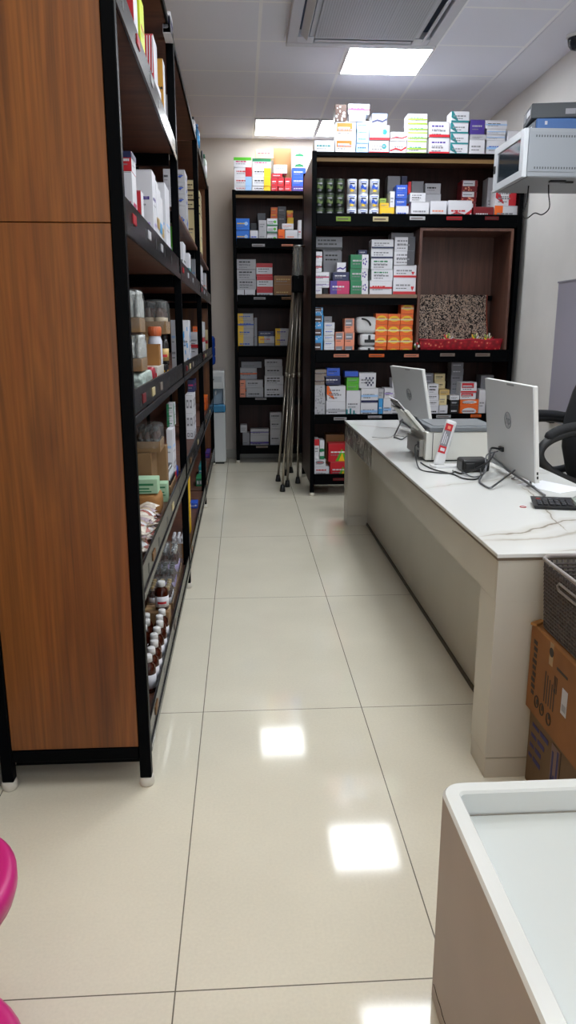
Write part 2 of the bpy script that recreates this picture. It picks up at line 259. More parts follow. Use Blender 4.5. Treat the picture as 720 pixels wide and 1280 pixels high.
# cartons measured from the photograph, in metres: kind, x0, x1, y0, y1, z0, z1, print, label, category, group, turn
CARTONS = [
    ('medicine_box', 0.5939, 0.7502, 6.35, 6.49, 2.761, 2.852, 'W lines:T','flat white box with teal lettering atop the wide shelf, leftmost of all','box','medicine boxes atop the wide shelf', 0),
    ('medicine_box', 0.7584, 0.9179, 6.3518, 6.49, 2.761, 2.8601, 'W panel:O lines','lower white box with an orange-red panel atop the wide shelf','box','medicine boxes atop the wide shelf', 0),
    ('medicine_box', 0.7602, 0.9197, 6.3554, 6.49, 2.8609, 2.9894, 'W panel:O lines','upper white box with an orange-red panel atop the wide shelf','box','medicine boxes atop the wide shelf', 0),
    ('medicine_box', 0.755, 0.841, 6.35, 6.49, 2.9902, 3.1112, 'H pat:w','dark brown picture box atop the wide shelf over the orange panels','box','medicine boxes atop the wide shelf', 0),
    ('medicine_box', 0.8626, 0.9932, 6.35, 6.49, 2.9902, 3.0422, 'W lines','plain white box atop the wide shelf beneath the pink lettered box','box','medicine boxes atop the wide shelf', 0),
    ('medicine_box', 0.8551, 1.0231, 6.35, 6.49, 3.043, 3.1163, 'W lines:M mid:M','white box with pink lettering atop the wide shelf, highest of the left pile','box','medicine boxes atop the wide shelf', 0),
    ('medicine_box', 0.9268, 1.02, 6.3536, 6.49, 2.761, 2.8359, 'L lines:B','bottom light blue box atop the wide shelf, four in one pile','box','medicine boxes atop the wide shelf', 0),
    ('medicine_box', 0.9286, 1.0218, 6.35, 6.49, 2.8367, 2.888, 'L lines:B','third-from-top light blue box atop the wide shelf, four in one pile','box','medicine boxes atop the wide shelf', 0),
    ('medicine_box', 0.9304, 1.0236, 6.3536, 6.49, 2.8888, 2.937, 'L lines:B','second-from-top light blue box atop the wide shelf, four in one pile','box','medicine boxes atop the wide shelf', 0),
    ('medicine_box', 0.9259, 1.0191, 6.3554, 6.49, 2.9378, 2.9904, 'L lines:B','top light blue box atop the wide shelf, four in one pile','box','medicine boxes atop the wide shelf', 0),
    ('medicine_box', 1.0278, 1.1851, 6.3554, 6.49, 2.761, 2.861, 'W circ:T lines bot:R','lower white box with a teal ring atop the wide shelf','box','medicine boxes atop the wide shelf', 0),
    ('medicine_box', 1.0296, 1.1869, 6.3518, 6.49, 2.8618, 2.9677, 'W circ:T lines bot:R','upper white box with a teal ring atop the wide shelf','box','medicine boxes atop the wide shelf', 0),
    ('medicine_box', 1.046, 1.1644, 6.35, 6.49, 2.9685, 3.0507, 'E wave:N top:L','grey landscape picture box atop the wide shelf','box','medicine boxes atop the wide shelf', 0),
    ('medicine_box', 1.1951, 1.3242, 6.3536, 6.49, 2.761, 2.8543, 'W wave:R lines','lower white box with a red swoosh atop the wide shelf','box','medicine boxes atop the wide shelf', 0),
    ('medicine_box', 1.1969, 1.326, 6.35, 6.49, 2.8551, 2.9209, 'W wave:R lines','upper white box with a red swoosh atop the wide shelf','box','medicine boxes atop the wide shelf', 0),
    ('medicine_box', 1.331, 1.4856, 6.3518, 6.49, 2.761, 2.8488, 'W bot:g lines:T mid:g','bottom white box with a pale green stripe atop the wide shelf','box','medicine boxes atop the wide shelf', 0),
    ('medicine_box', 1.3328, 1.4874, 6.3518, 6.49, 2.8496, 2.9115, 'W bot:g lines:T mid:g','third-from-top white box with a pale green stripe atop the wide shelf','box','medicine boxes atop the wide shelf', 0),
    ('medicine_box', 1.3346, 1.4892, 6.3554, 6.49, 2.9123, 2.9779, 'W bot:g lines:T mid:g','second-from-top white box with a pale green stripe atop the wide shelf','box','medicine boxes atop the wide shelf', 0),
    ('medicine_box', 1.3301, 1.4847, 6.3536, 6.49, 2.9787, 3.0554, 'W bot:g lines:T mid:g','top white box with a pale green stripe atop the wide shelf','box','medicine boxes atop the wide shelf', 0),
    ('medicine_box', 1.5086, 1.6704, 6.3554, 6.49, 2.761, 2.8879, 'W lines:P lines bot:R','lower white box with red base line atop the wide shelf beside the green striped pile','box','medicine boxes atop the wide shelf', 0),
    ('medicine_box', 1.5041, 1.6659, 6.3536, 6.49, 2.8887, 3.0007, 'W lines:P lines bot:R','upper white box with red base line atop the wide shelf beside the green striped pile','box','medicine boxes atop the wide shelf', 0),
    ('medicine_box', 1.6774, 1.8201, 6.35, 6.49, 2.761, 2.8377, 'W diag:T bot:T lines','bottom white box with dark teal corner atop the wide shelf','box','medicine boxes atop the wide shelf', 0),
    ('medicine_box', 1.6792, 1.8219, 6.3536, 6.49, 2.8385, 2.9164, 'W diag:T bot:T lines','third-from-top white box with dark teal corner atop the wide shelf','box','medicine boxes atop the wide shelf', 0),
    ('medicine_box', 1.6747, 1.8174, 6.3554, 6.49, 2.9172, 2.9974, 'W diag:T bot:T lines','second-from-top white box with dark teal corner atop the wide shelf','box','medicine boxes atop the wide shelf', 0),
    ('medicine_box', 1.6765, 1.8192, 6.3518, 6.49, 2.9982, 3.0778, 'W diag:T bot:T lines','top white box with dark teal corner atop the wide shelf','box','medicine boxes atop the wide shelf', 0),
    ('medicine_box', 1.8346, 1.9557, 6.35, 6.49, 2.761, 2.8747, 'W lines','white box with grey lettering atop the wide shelf right of the teal corner pile','box','medicine boxes atop the wide shelf', 0),
    ('medicine_box', 1.8376, 1.9649, 6.35, 6.49, 2.8755, 2.9127, 'w lines','flat greyish box atop the wide shelf under the purple box','box','medicine boxes atop the wide shelf', 0),
    ('medicine_box', 1.8334, 1.9473, 6.35, 6.49, 2.9135, 3.0197, 'P lines:w','dark purple box atop the wide shelf','box','medicine boxes atop the wide shelf', 0),
    ('medicine_box', 1.9732, 2.1236, 6.3536, 6.49, 2.761, 2.8739, 'W lines:B mid:L','bottom white box with blue letters atop the wide shelf at the right end','box','medicine boxes atop the wide shelf', 0),
    ('medicine_box', 1.9687, 2.1191, 6.3554, 6.49, 2.8747, 2.9147, 'W lines:B mid:L','middle white box with blue letters atop the wide shelf at the right end','box','medicine boxes atop the wide shelf', 0),
    ('medicine_box', 1.9705, 2.1209, 6.3518, 6.49, 2.9155, 2.9554, 'W lines:B mid:L','top white box with blue letters atop the wide shelf at the right end','box','medicine boxes atop the wide shelf', 0),
    ('medicine_box', 1.9534, 2.127, 6.35, 6.49, 2.9562, 3.0162, 'W lines:K mid:L','wide white box with side print atop the wide shelf, topmost at the right end','box','medicine boxes atop the wide shelf', 0),
    ('medicine_box', 2.1372, 2.2393, 6.35, 6.49, 2.761, 2.9458, 'W lines','white box partly behind the wall cabinet atop the wide shelf','box','medicine boxes atop the wide shelf', 0),
    ('medicine_box', 1.1291, 1.2444, 6.35, 6.49, 2.251, 2.365, 'Y lines bot:K','yellow box on the high shelf right of the white tins','box','goods on the high shelf of the wide unit', 0),
    ('medicine_box', 1.1279, 1.1975, 6.35, 6.49, 2.3658, 2.3979, 'Y lines','small yellow box on the high shelf above the yellow box','box','goods on the high shelf of the wide unit', 0),
    ('medicine_box', 1.1269, 1.1769, 6.35, 6.49, 2.3987, 2.4308, 'g lines:K','olive box on the high shelf atop the small yellow box','box','goods on the high shelf of the wide unit', 0),
    ('medicine_box', 1.2138, 1.3183, 6.51, 6.65, 2.251, 2.6289, 'E lines lines:w','tall grey box on the high shelf behind the yellow boxes','box','goods on the high shelf of the wide unit', 0),
    ('medicine_box', 1.327, 1.375, 6.51, 6.65, 2.251, 2.6298, 'N lines:w','narrow dark blue box on the high shelf behind the royal blue boxes','box','goods on the high shelf of the wide unit', 0),
    ('medicine_box', 1.2078, 1.2448, 6.35, 6.49, 2.3658, 2.4855, 'W lines','slim upright white box on the high shelf beside the royal blue boxes','box','goods on the high shelf of the wide unit', 0),
    ('medicine_box', 1.2593, 1.3618, 6.35, 6.49, 2.251, 2.3751, 'W lines:B','white box on the high shelf under the royal blue boxes','box','goods on the high shelf of the wide unit', 0),
    ('medicine_box', 1.2538, 1.3428, 6.3536, 6.49, 2.3759, 2.4293, 'B lines:W','bottom royal blue box on the high shelf','box','goods on the high shelf of the wide unit', 0),
    ('medicine_box', 1.2556, 1.3446, 6.35, 6.49, 2.4301, 2.4773, 'B lines:W','middle royal blue box on the high shelf','box','goods on the high shelf of the wide unit', 0),
    ('medicine_box', 1.2574, 1.3464, 6.3536, 6.49, 2.4781, 2.534, 'B lines:W','top royal blue box on the high shelf','box','goods on the high shelf of the wide unit', 0),
    ('medicine_box', 1.3709, 1.3953, 6.446, 6.586, 2.251, 2.576, 'R lines:W','narrow red box on the high shelf right of the royal blue boxes','box','goods on the high shelf of the wide unit', 0),
    ('medicine_box', 1.4145, 1.5128, 6.51, 6.65, 2.251, 2.5915, 'E lines:K','tall greyish box on the high shelf behind two stacked white boxes','box','goods on the high shelf of the wide unit', 0),
    ('medicine_box', 1.3828, 1.5281, 6.35, 6.49, 2.251, 2.4073, 'W lines bot:D','white box with tan base line on the high shelf','box','goods on the high shelf of the wide unit', 0),
    ('medicine_box', 1.3699, 1.4951, 6.35, 6.49, 2.4081, 2.4756, 'W lines lines','white box on the high shelf above the tan lined box','box','goods on the high shelf of the wide unit', 0),
    ('medicine_box', 1.5337, 1.6624, 6.5136, 6.65, 2.251, 2.496, 'w lines:K','lower pale grey box on the high shelf at mid shelf, back row','box','goods on the high shelf of the wide unit', 0),
    ('medicine_box', 1.5292, 1.6579, 6.5154, 6.65, 2.4968, 2.5776, 'w lines:K','upper pale grey box on the high shelf at mid shelf, back row','box','goods on the high shelf of the wide unit', 0),
    ('medicine_box', 1.5398, 1.6723, 6.35, 6.49, 2.251, 2.4172, 'W lines:S','white box with faint red letters on the high shelf','box','goods on the high shelf of the wide unit', 0),
    ('medicine_box', 1.6874, 1.8796, 6.35, 6.49, 2.251, 2.4219, 'W wave:R lines:R','white box with a red wave on the high shelf','box','goods on the high shelf of the wide unit', 0),
    ('medicine_box', 1.8306, 1.96, 6.5154, 6.65, 2.251, 2.4372, 'r pat:S panel:W','bottom patterned red box on the high shelf, back row','box','goods on the high shelf of the wide unit', 0),
    ('medicine_box', 1.8324, 1.9618, 6.5118, 6.65, 2.438, 2.5194, 'r pat:S panel:W','middle patterned red box on the high shelf, back row','box','goods on the high shelf of the wide unit', 0),
    ('medicine_box', 1.8342, 1.9636, 6.5118, 6.65, 2.5202, 2.6054, 'r pat:S panel:W','top patterned red box on the high shelf, back row','box','goods on the high shelf of the wide unit', 0),
    ('medicine_box', 1.8962, 2.0596, 6.35, 6.49, 2.251, 2.3752, 'r lines:W','flat dark red box on the high shelf beside the red wave box','box','goods on the high shelf of the wide unit', 0),
    ('medicine_box', 2.0519, 2.131, 6.51, 6.65, 2.251, 2.6259, 'w lines','tall white box on the high shelf behind the slim white boxes','box','goods on the high shelf of the wide unit', 0),
    ('medicine_box', 2.068, 2.2584, 6.35, 6.49, 2.251, 2.3848, 'W left:O lines','white box with an orange end on the high shelf','box','goods on the high shelf of the wide unit', 0),
    ('medicine_box', 2.0714, 2.2413, 6.35, 6.49, 2.3856, 2.5161, 'W diag:R right:R lines lines','white box with red curved corners on the high shelf','box','goods on the high shelf of the wide unit', 0),
    ('medicine_box', 0.6031, 0.6639, 6.35, 6.49, 1.691, 1.741, 'W lines:P','flat white box left of the wooden niche, lowest at the left end','box','boxes on the shelf beside the wooden niche', 0),
    ('medicine_box', 0.6028, 0.7229, 6.35, 6.49, 1.7418, 1.789, 'W mid:p lines','white box with purple shading left of the wooden niche, over the lowest flat box','box','boxes on the shelf beside the wooden niche', 0),
    ('medicine_box', 0.6023, 0.7221, 6.35, 6.49, 1.7898, 1.8641, 'W mid:M lines','white box with pink stripe left of the wooden niche','box','boxes on the shelf beside the wooden niche', 0),
    ('medicine_box', 0.6013, 0.6615, 6.35, 6.49, 1.8649, 1.9468, 'W mid:R lines','lower white box with a red bar left of the wooden niche','box','boxes on the shelf beside the wooden niche', 0),
    ('medicine_box', 0.6031, 0.6633, 6.3536, 6.49, 1.9476, 2.0222, 'W mid:R lines','upper white box with a red bar left of the wooden niche','box','boxes on the shelf beside the wooden niche', 0),
    ('medicine_box', 0.6918, 0.798, 6.51, 6.65, 1.691, 1.9273, 'E lines:K','tall grey box left of the wooden niche behind the navy box','box','boxes on the shelf beside the wooden niche', 0),
    ('medicine_box', 0.6893, 0.8452, 6.5154, 6.65, 1.9281, 2.0417, 'E lines:K lines:K','lower long grey box left of the wooden niche, back row','box','boxes on the shelf beside the wooden niche', 0),
    ('medicine_box', 0.6848, 0.8407, 6.5136, 6.65, 2.0425, 2.0544, 'E lines:K lines:K','upper long grey box left of the wooden niche, back row','box','boxes on the shelf beside the wooden niche', 0),
    ('medicine_box', 0.6152, 0.8472, 6.51, 6.65, 2.0552, 2.1549, 'E lines:K lines:K bot:K','longest grey box left of the wooden niche, topmost at the left','box','boxes on the shelf beside the wooden niche', 0),
    ('medicine_box', 0.7317, 0.8919, 6.35, 6.49, 1.691, 1.7958, 'M left:P lines:W','red and purple box left of the wooden niche','box','boxes on the shelf beside the wooden niche', 0),
    ('medicine_box', 0.7537, 0.887, 6.35, 6.49, 1.7966, 1.8648, 'N lines:W','navy box left of the wooden niche','box','boxes on the shelf beside the wooden niche', 0),
    ('medicine_box', 0.7855, 0.8593, 6.35, 6.49, 1.8656, 1.9397, 'W wave:P','small white box with a purple tick left of the wooden niche','box','boxes on the shelf beside the wooden niche', 0),
    ('medicine_box', 0.9002, 1.0471, 6.3536, 6.49, 1.691, 1.7977, 'G right:W flower:P lines:w','bottom green and white box with purple flower left of the wooden niche','box','boxes on the shelf beside the wooden niche', 0),
    ('medicine_box', 0.8957, 1.0426, 6.3554, 6.49, 1.7985, 1.8918, 'G right:W flower:P lines:w','middle green and white box with purple flower left of the wooden niche','box','boxes on the shelf beside the wooden niche', 0),
    ('medicine_box', 0.8975, 1.0444, 6.3518, 6.49, 1.8926, 2.0025, 'G right:W flower:P lines:w','top green and white box with purple flower left of the wooden niche','box','boxes on the shelf beside the wooden niche', 0),
    ('medicine_box', 0.9609, 1.0312, 6.35, 6.49, 2.0033, 2.0367, 'N lines:W','small dark blue box left of the wooden niche atop the green pile','box','boxes on the shelf beside the wooden niche', 0),
    ('medicine_box', 1.0599, 1.2445, 6.35, 6.49, 1.691, 1.7996, 'W lines:R mid:R','white box with red lettering left of the wooden niche','box','boxes on the shelf beside the wooden niche', 0),
    ('medicine_box', 1.0724, 1.2494, 6.3554, 6.49, 1.8004, 1.8864, 'W lines:G lines','lower white box with green lettering left of the wooden niche','box','boxes on the shelf beside the wooden niche', 0),
    ('medicine_box', 1.0679, 1.2449, 6.3536, 6.49, 1.8872, 1.9725, 'W lines:G lines','upper white box with green lettering left of the wooden niche','box','boxes on the shelf beside the wooden niche', 0),
    ('medicine_box', 1.066, 1.2452, 6.3554, 6.49, 1.9733, 2.0507, 'W lines bot:N','lower white box with navy base line left of the wooden niche','box','boxes on the shelf beside the wooden niche', 0),
    ('medicine_box', 1.0678, 1.247, 6.3518, 6.49, 2.0515, 2.1192, 'W lines bot:N','upper white box with navy base line left of the wooden niche','box','boxes on the shelf beside the wooden niche', 0),
    ('medicine_box', 1.2553, 1.4435, 6.3518, 6.49, 1.691, 1.8231, 'W lines bot:R heart:R','lower wide white box with red base line left of the wooden niche','box','boxes on the shelf beside the wooden niche', 0),
    ('medicine_box', 1.2571, 1.4453, 6.3554, 6.49, 1.8239, 1.9204, 'W lines bot:R heart:R','upper wide white box with red base line left of the wooden niche','box','boxes on the shelf beside the wooden niche', 0),
    ('medicine_box', 1.2562, 1.4229, 6.3518, 6.49, 1.9212, 2.032, 'W lines right:e lines','lower white box with a speckled end left of the wooden niche','box','boxes on the shelf beside the wooden niche', 0),
    ('medicine_box', 1.258, 1.4247, 6.3518, 6.49, 2.0328, 2.1389, 'W lines right:e lines','upper white box with a speckled end left of the wooden niche','box','boxes on the shelf beside the wooden niche', 0),
    ('medicine_box', 1.2578, 1.4463, 6.51, 6.65, 1.691, 2.1907, 'w lines','tall pale grey box left of the wooden niche behind the speckled end boxes','box','boxes on the shelf beside the wooden niche', 0),
    ('medicine_box', 0.6006, 0.6755, 6.3536, 6.49, 1.181, 1.3058, 'l pat:W panel:H','bottom sky blue picture box level with the red tray, left end','box','packs level with the red tray', 0),
    ('medicine_box', 0.6024, 0.6773, 6.35, 6.49, 1.3066, 1.4194, 'l pat:W panel:H','third-from-top sky blue picture box level with the red tray, left end','box','packs level with the red tray', 0),
    ('medicine_box', 0.6042, 0.6791, 6.3536, 6.49, 1.4202, 1.5256, 'l pat:W panel:H','second-from-top sky blue picture box level with the red tray, left end','box','packs level with the red tray', 0),
    ('medicine_box', 0.5997, 0.6746, 6.3554, 6.49, 1.5264, 1.5863, 'l pat:W panel:H','top sky blue picture box level with the red tray, left end','box','packs level with the red tray', 0),
    ('medicine_box', 0.6876, 0.7729, 6.3518, 6.49, 1.181, 1.2665, 'W lines:B','bottom small white box with blue letters level with the red tray','box','packs level with the red tray', 0),
    ('medicine_box', 0.6894, 0.7747, 6.3554, 6.49, 1.2673, 1.3142, 'W lines:B','fourth-from-top small white box with blue letters level with the red tray','box','packs level with the red tray', 0),
    ('medicine_box', 0.6849, 0.7702, 6.3536, 6.49, 1.315, 1.3624, 'W lines:B','third-from-top small white box with blue letters level with the red tray','box','packs level with the red tray', 0),
    ('medicine_box', 0.6867, 0.772, 6.35, 6.49, 1.3632, 1.4129, 'W lines:B','second-from-top small white box with blue letters level with the red tray','box','packs level with the red tray', 0),
    ('medicine_box', 0.6885, 0.7738, 6.3536, 6.49, 1.4137, 1.4646, 'W lines:B','top small white box with blue letters level with the red tray','box','packs level with the red tray', 0),
    ('medicine_box', 0.6851, 0.7499, 6.35, 6.49, 1.4654, 1.5128, 'E lines','small grey box level with the red tray atop the small white boxes','box','packs level with the red tray', 0),
    ('medicine_box', 0.78, 0.8534, 6.35, 6.49, 1.181, 1.2763, 'S panel:E lines','lower orange and white small box level with the red tray, shorter pile','box','packs level with the red tray', 0),
    ('medicine_box', 0.7818, 0.8552, 6.3536, 6.49, 1.2771, 1.387, 'S panel:E lines','upper orange and white small box level with the red tray, shorter pile','box','packs level with the red tray', 0),
    ('medicine_box', 0.8607, 0.9408, 6.3518, 6.49, 1.181, 1.2762, 'S panel:E lines','bottom orange and grey small box level with the red tray, taller pile','box','packs level with the red tray', 0),
    ('medicine_box', 0.8625, 0.9426, 6.3554, 6.49, 1.277, 1.3838, 'S panel:E lines','middle orange and grey small box level with the red tray, taller pile','box','packs level with the red tray', 0),
    ('medicine_box', 0.858, 0.9381, 6.3536, 6.49, 1.3846, 1.4969, 'S panel:E lines','top orange and grey small box level with the red tray, taller pile','box','packs level with the red tray', 0),
    ('orange_carton', 1.1141, 1.2135, 6.3554, 6.49, 1.181, 1.266, 'O oval:Y mid:D','bottom orange box with a golden oval level with the red tray, left orange column','box','packs level with the red tray', 0),
    ('orange_carton', 1.1159, 1.2153, 6.3518, 6.49, 1.2668, 1.3577, 'O oval:Y mid:D','third-from-top orange box with a golden oval level with the red tray, left orange column','box','packs level with the red tray', 0),
    ('orange_carton', 1.1177, 1.2171, 6.3518, 6.49, 1.3585, 1.4487, 'O oval:Y mid:D','second-from-top orange box with a golden oval level with the red tray, left orange column','box','packs level with the red tray', 0),
    ('orange_carton', 1.1195, 1.2189, 6.3554, 6.49, 1.4495, 1.5372, 'O oval:Y mid:D','top orange box with a golden oval level with the red tray, left orange column','box','packs level with the red tray', 0),
    ('orange_carton', 1.2232, 1.3255, 6.3518, 6.49, 1.181, 1.2659, 'O oval:Y mid:D','bottom orange box with a golden oval level with the red tray, middle orange column','box','packs level with the red tray', 0),
    ('orange_carton', 1.225, 1.3273, 6.3554, 6.49, 1.2667, 1.3576, 'O oval:Y mid:D','third-from-top orange box with a golden oval level with the red tray, middle orange column','box','packs level with the red tray', 0),
    ('orange_carton', 1.2205, 1.3228, 6.3536, 6.49, 1.3584, 1.4455, 'O oval:Y mid:D','second-from-top orange box with a golden oval level with the red tray, middle orange column','box','packs level with the red tray', 0),
    ('orange_carton', 1.2223, 1.3246, 6.35, 6.49, 1.4463, 1.5341, 'O oval:Y mid:D','top orange box with a golden oval level with the red tray, middle orange column','box','packs level with the red tray', 0),
    ('orange_carton', 1.329, 1.4347, 6.35, 6.49, 1.181, 1.2657, 'O oval:Y mid:D','bottom orange box with a golden oval level with the red tray, right orange column','box','packs level with the red tray', 0),
    ('orange_carton', 1.3308, 1.4365, 6.3536, 6.49, 1.2665, 1.3576, 'O oval:Y mid:D','fourth-from-top orange box with a golden oval level with the red tray, right orange column','box','packs level with the red tray', 0),
    ('orange_carton', 1.3263, 1.432, 6.3554, 6.49, 1.3584, 1.4455, 'O oval:Y mid:D','third-from-top orange box with a golden oval level with the red tray, right orange column','box','packs level with the red tray', 0),
    ('orange_carton', 1.3281, 1.4338, 6.3518, 6.49, 1.4463, 1.5342, 'O oval:Y mid:D','second-from-top orange box with a golden oval level with the red tray, right orange column','box','packs level with the red tray', 0),
    ('orange_carton', 1.3299, 1.4356, 6.3518, 6.49, 1.535, 1.6261, 'O oval:Y mid:D','top orange box with a golden oval level with the red tray, right orange column','box','packs level with the red tray', 0),
    ('medicine_box', 0.6107, 0.701, 6.35, 6.49, 0.661, 0.7771, 'w pat:E','bottom silver checked box behind the counter, left end','box','boxes on the shelf behind the counter', 0),
    ('medicine_box', 0.6125, 0.7028, 6.3536, 6.49, 0.7779, 0.8583, 'w pat:E','middle silver checked box behind the counter, left end','box','boxes on the shelf behind the counter', 0),
    ('medicine_box', 0.608, 0.6983, 6.3554, 6.49, 0.8591, 0.9503, 'w pat:E','top silver checked box behind the counter, left end','box','boxes on the shelf behind the counter', 0),
    ('medicine_box', 0.6091, 0.709, 6.35, 6.49, 0.9511, 1.0191, 'q mid:H lines','lower brown and grey box behind the counter above the silver checked boxes','box','boxes on the shelf behind the counter', 0),
    ('medicine_box', 0.6109, 0.7108, 6.3536, 6.49, 1.0199, 1.0789, 'q mid:H lines','upper brown and grey box behind the counter above the silver checked boxes','box','boxes on the shelf behind the counter', 0),
    ('medicine_box', 0.7107, 0.8771, 6.35, 6.49, 0.661, 0.8149, 'W lines mid:w','wide white box behind the counter under the orange cornered box','box','boxes on the shelf behind the counter', 0),
    ('medicine_box', 0.7161, 0.8749, 6.35, 6.49, 0.8157, 0.9417, 'W diag:O lines lines','white box with an orange corner behind the counter','box','boxes on the shelf behind the counter', 0),
    ('medicine_box', 0.691, 0.832, 6.35, 6.49, 0.9511, 1.0254, 'N lines:W','navy box with white word behind the counter','box','boxes on the shelf behind the counter', 0),
    ('medicine_box', 0.7138, 0.8239, 6.35, 6.49, 1.0262, 1.0919, 'B lines:N','blue box behind the counter atop the navy box','box','boxes on the shelf behind the counter', 0),
    ('medicine_box', 0.8838, 1.0036, 6.35, 6.49, 0.661, 0.904, 'W skyline:T lines','upright white box with a teal skyline behind the counter','box','boxes on the shelf behind the counter', 0),
    ('medicine_box', 0.8831, 0.9872, 6.3518, 6.49, 0.9048, 0.9579, 'v lines','lower bright green box behind the counter','box','boxes on the shelf behind the counter', 0),
    ('medicine_box', 0.8849, 0.989, 6.3554, 6.49, 0.9587, 1.0134, 'v lines','upper bright green box behind the counter','box','boxes on the shelf behind the counter', 0),
    ('medicine_box', 0.8671, 0.981, 6.35, 6.49, 1.0142, 1.0648, 'B bot:N','blue lidded box behind the counter atop the green boxes','box','boxes on the shelf behind the counter', 0),
    ('medicine_box', 1.0079, 1.1542, 6.3518, 6.49, 0.661, 0.7984, 'W bot:N lines mid:L','lower white box with a dark blue strip behind the counter','box','boxes on the shelf behind the counter', 0),
    ('medicine_box', 1.0097, 1.156, 6.3518, 6.49, 0.7992, 0.9216, 'W bot:N lines mid:L','upper white box with a dark blue strip behind the counter','box','boxes on the shelf behind the counter', 0),
    ('medicine_box', 0.9897, 1.1329, 6.35, 6.49, 0.9224, 1.0511, 'W check:N lines','white box with navy checks behind the counter','box','boxes on the shelf behind the counter', 0),
    ('medicine_box', 1.1632, 1.1979, 6.35, 6.49, 0.661, 0.8352, 'l lines:W','slim blue box behind the counter beside the dark blue strip boxes','box','boxes on the shelf behind the counter', 0),
    ('medicine_box', 1.1587, 1.2015, 6.35, 6.49, 0.836, 0.9164, 'w lines','slim pale box behind the counter atop the slim blue box','box','boxes on the shelf behind the counter', 0),
    ('medicine_box', 1.2034, 1.2707, 6.35, 6.49, 0.661, 0.8349, 'W mid:L lines','pale lilac box behind the counter','box','boxes on the shelf behind the counter', 0),
    ('medicine_box', 1.2103, 1.2808, 6.35, 6.49, 0.8357, 0.9208, 'W lines mid:p','white box with a purple line behind the counter','box','boxes on the shelf behind the counter', 0),
    ('medicine_box', 1.274, 1.362, 6.3554, 6.49, 0.661, 0.7595, 'W lines lines','bottom small white box behind the counter, pile behind the far monitor','box','boxes on the shelf behind the counter', 0),
    ('medicine_box', 1.2758, 1.3638, 6.3518, 6.49, 0.7603, 0.8195, 'W lines lines','fourth-from-top small white box behind the counter, pile behind the far monitor','box','boxes on the shelf behind the counter', 0),
    ('medicine_box', 1.2776, 1.3656, 6.3518, 6.49, 0.8203, 0.8779, 'W lines lines','third-from-top small white box behind the counter, pile behind the far monitor','box','boxes on the shelf behind the counter', 0),
    ('medicine_box', 1.2794, 1.3674, 6.3554, 6.49, 0.8787, 0.9381, 'W lines lines','second-from-top small white box behind the counter, pile behind the far monitor','box','boxes on the shelf behind the counter', 0),
    ('medicine_box', 1.2749, 1.3629, 6.3536, 6.49, 0.9389, 1.0033, 'W lines lines','top small white box behind the counter, pile behind the far monitor','box','boxes on the shelf behind the counter', 0),
    ('medicine_box', 1.5677, 1.6616, 6.4994, 6.634, 0.661, 0.9506, 'E lines:W','bottom grey box behind the counter, back pile right of the far monitor','box','boxes on the shelf behind the counter', 0),
    ('medicine_box', 1.5695, 1.6634, 6.4958, 6.634, 0.9514, 0.992, 'E lines:W','middle grey box behind the counter, back pile right of the far monitor','box','boxes on the shelf behind the counter', 0),
    ('medicine_box', 1.5713, 1.6652, 6.4958, 6.634, 0.9928, 1.038, 'E lines:W','top grey box behind the counter, back pile right of the far monitor','box','boxes on the shelf behind the counter', 0),
    ('medicine_box', 1.6771, 1.7712, 6.494, 6.634, 0.661, 0.8976, 'D lines:K','bottom beige box behind the counter, back pile','box','boxes on the shelf behind the counter', 0),
    ('medicine_box', 1.6789, 1.773, 6.4976, 6.634, 0.8984, 0.9688, 'D lines:K','middle beige box behind the counter, back pile','box','boxes on the shelf behind the counter', 0),
    ('medicine_box', 1.6744, 1.7685, 6.4994, 6.634, 0.9696, 1.0342, 'D lines:K','top beige box behind the counter, back pile','box','boxes on the shelf behind the counter', 0),
    ('medicine_box', 1.5822, 1.6848, 6.3518, 6.49, 0.661, 0.7665, 'W lines:K','bottom white box with dark letters behind the counter right of the far monitor','box','boxes on the shelf behind the counter', 0),
    ('medicine_box', 1.584, 1.6866, 6.3554, 6.49, 0.7673, 0.8178, 'W lines:K','middle white box with dark letters behind the counter right of the far monitor','box','boxes on the shelf behind the counter', 0),
    ('medicine_box', 1.5795, 1.6821, 6.3536, 6.49, 0.8186, 0.8696, 'W lines:K','top white box with dark letters behind the counter right of the far monitor','box','boxes on the shelf behind the counter', 0),
    ('medicine_box', 1.5859, 1.6755, 6.35, 6.49, 0.8704, 0.955, 'W lines:K lines:K','white box with two print rows behind the counter, right of far monitor','box','boxes on the shelf behind the counter', 0),
    ('medicine_box', 1.6917, 1.7632, 6.35, 6.49, 0.661, 0.7742, 'W lines','low white box behind the counter under the beige end box','box','boxes on the shelf behind the counter', 0),
    ('medicine_box', 1.6877, 1.752, 6.35, 6.49, 0.775, 0.8596, 'D lines','plain beige end box behind the counter','box','boxes on the shelf behind the counter', 0),
    ('medicine_box', 1.6844, 1.7729, 6.35, 6.49, 0.8604, 0.9071, 'd lines','tan box behind the counter on the beige end box','box','boxes on the shelf behind the counter', 0),
    ('medicine_box', 1.7877, 1.8593, 6.3518, 6.49, 0.661, 0.775, 'K lines:W','lower dark navy box behind the counter','box','boxes on the shelf behind the counter', 0),
    ('medicine_box', 1.7895, 1.8611, 6.3518, 6.49, 0.7758, 0.8181, 'K lines:W','upper dark navy box behind the counter','box','boxes on the shelf behind the counter', 0),
    ('medicine_box', 1.7808, 1.8591, 6.35, 6.49, 0.8189, 0.8577, 'W lines:K','white box behind the counter on the dark navy boxes','box','boxes on the shelf behind the counter', 0),
    ('medicine_box', 1.8226, 1.9277, 6.4958, 6.634, 0.661, 0.8802, 'E lines:K','bottom slate grey box behind the counter in the tallest pile','box','boxes on the shelf behind the counter', 0),
    ('medicine_box', 1.8244, 1.9295, 6.4958, 6.634, 0.881, 0.9218, 'E lines:K','third-from-top slate grey box behind the counter in the tallest pile','box','boxes on the shelf behind the counter', 0),
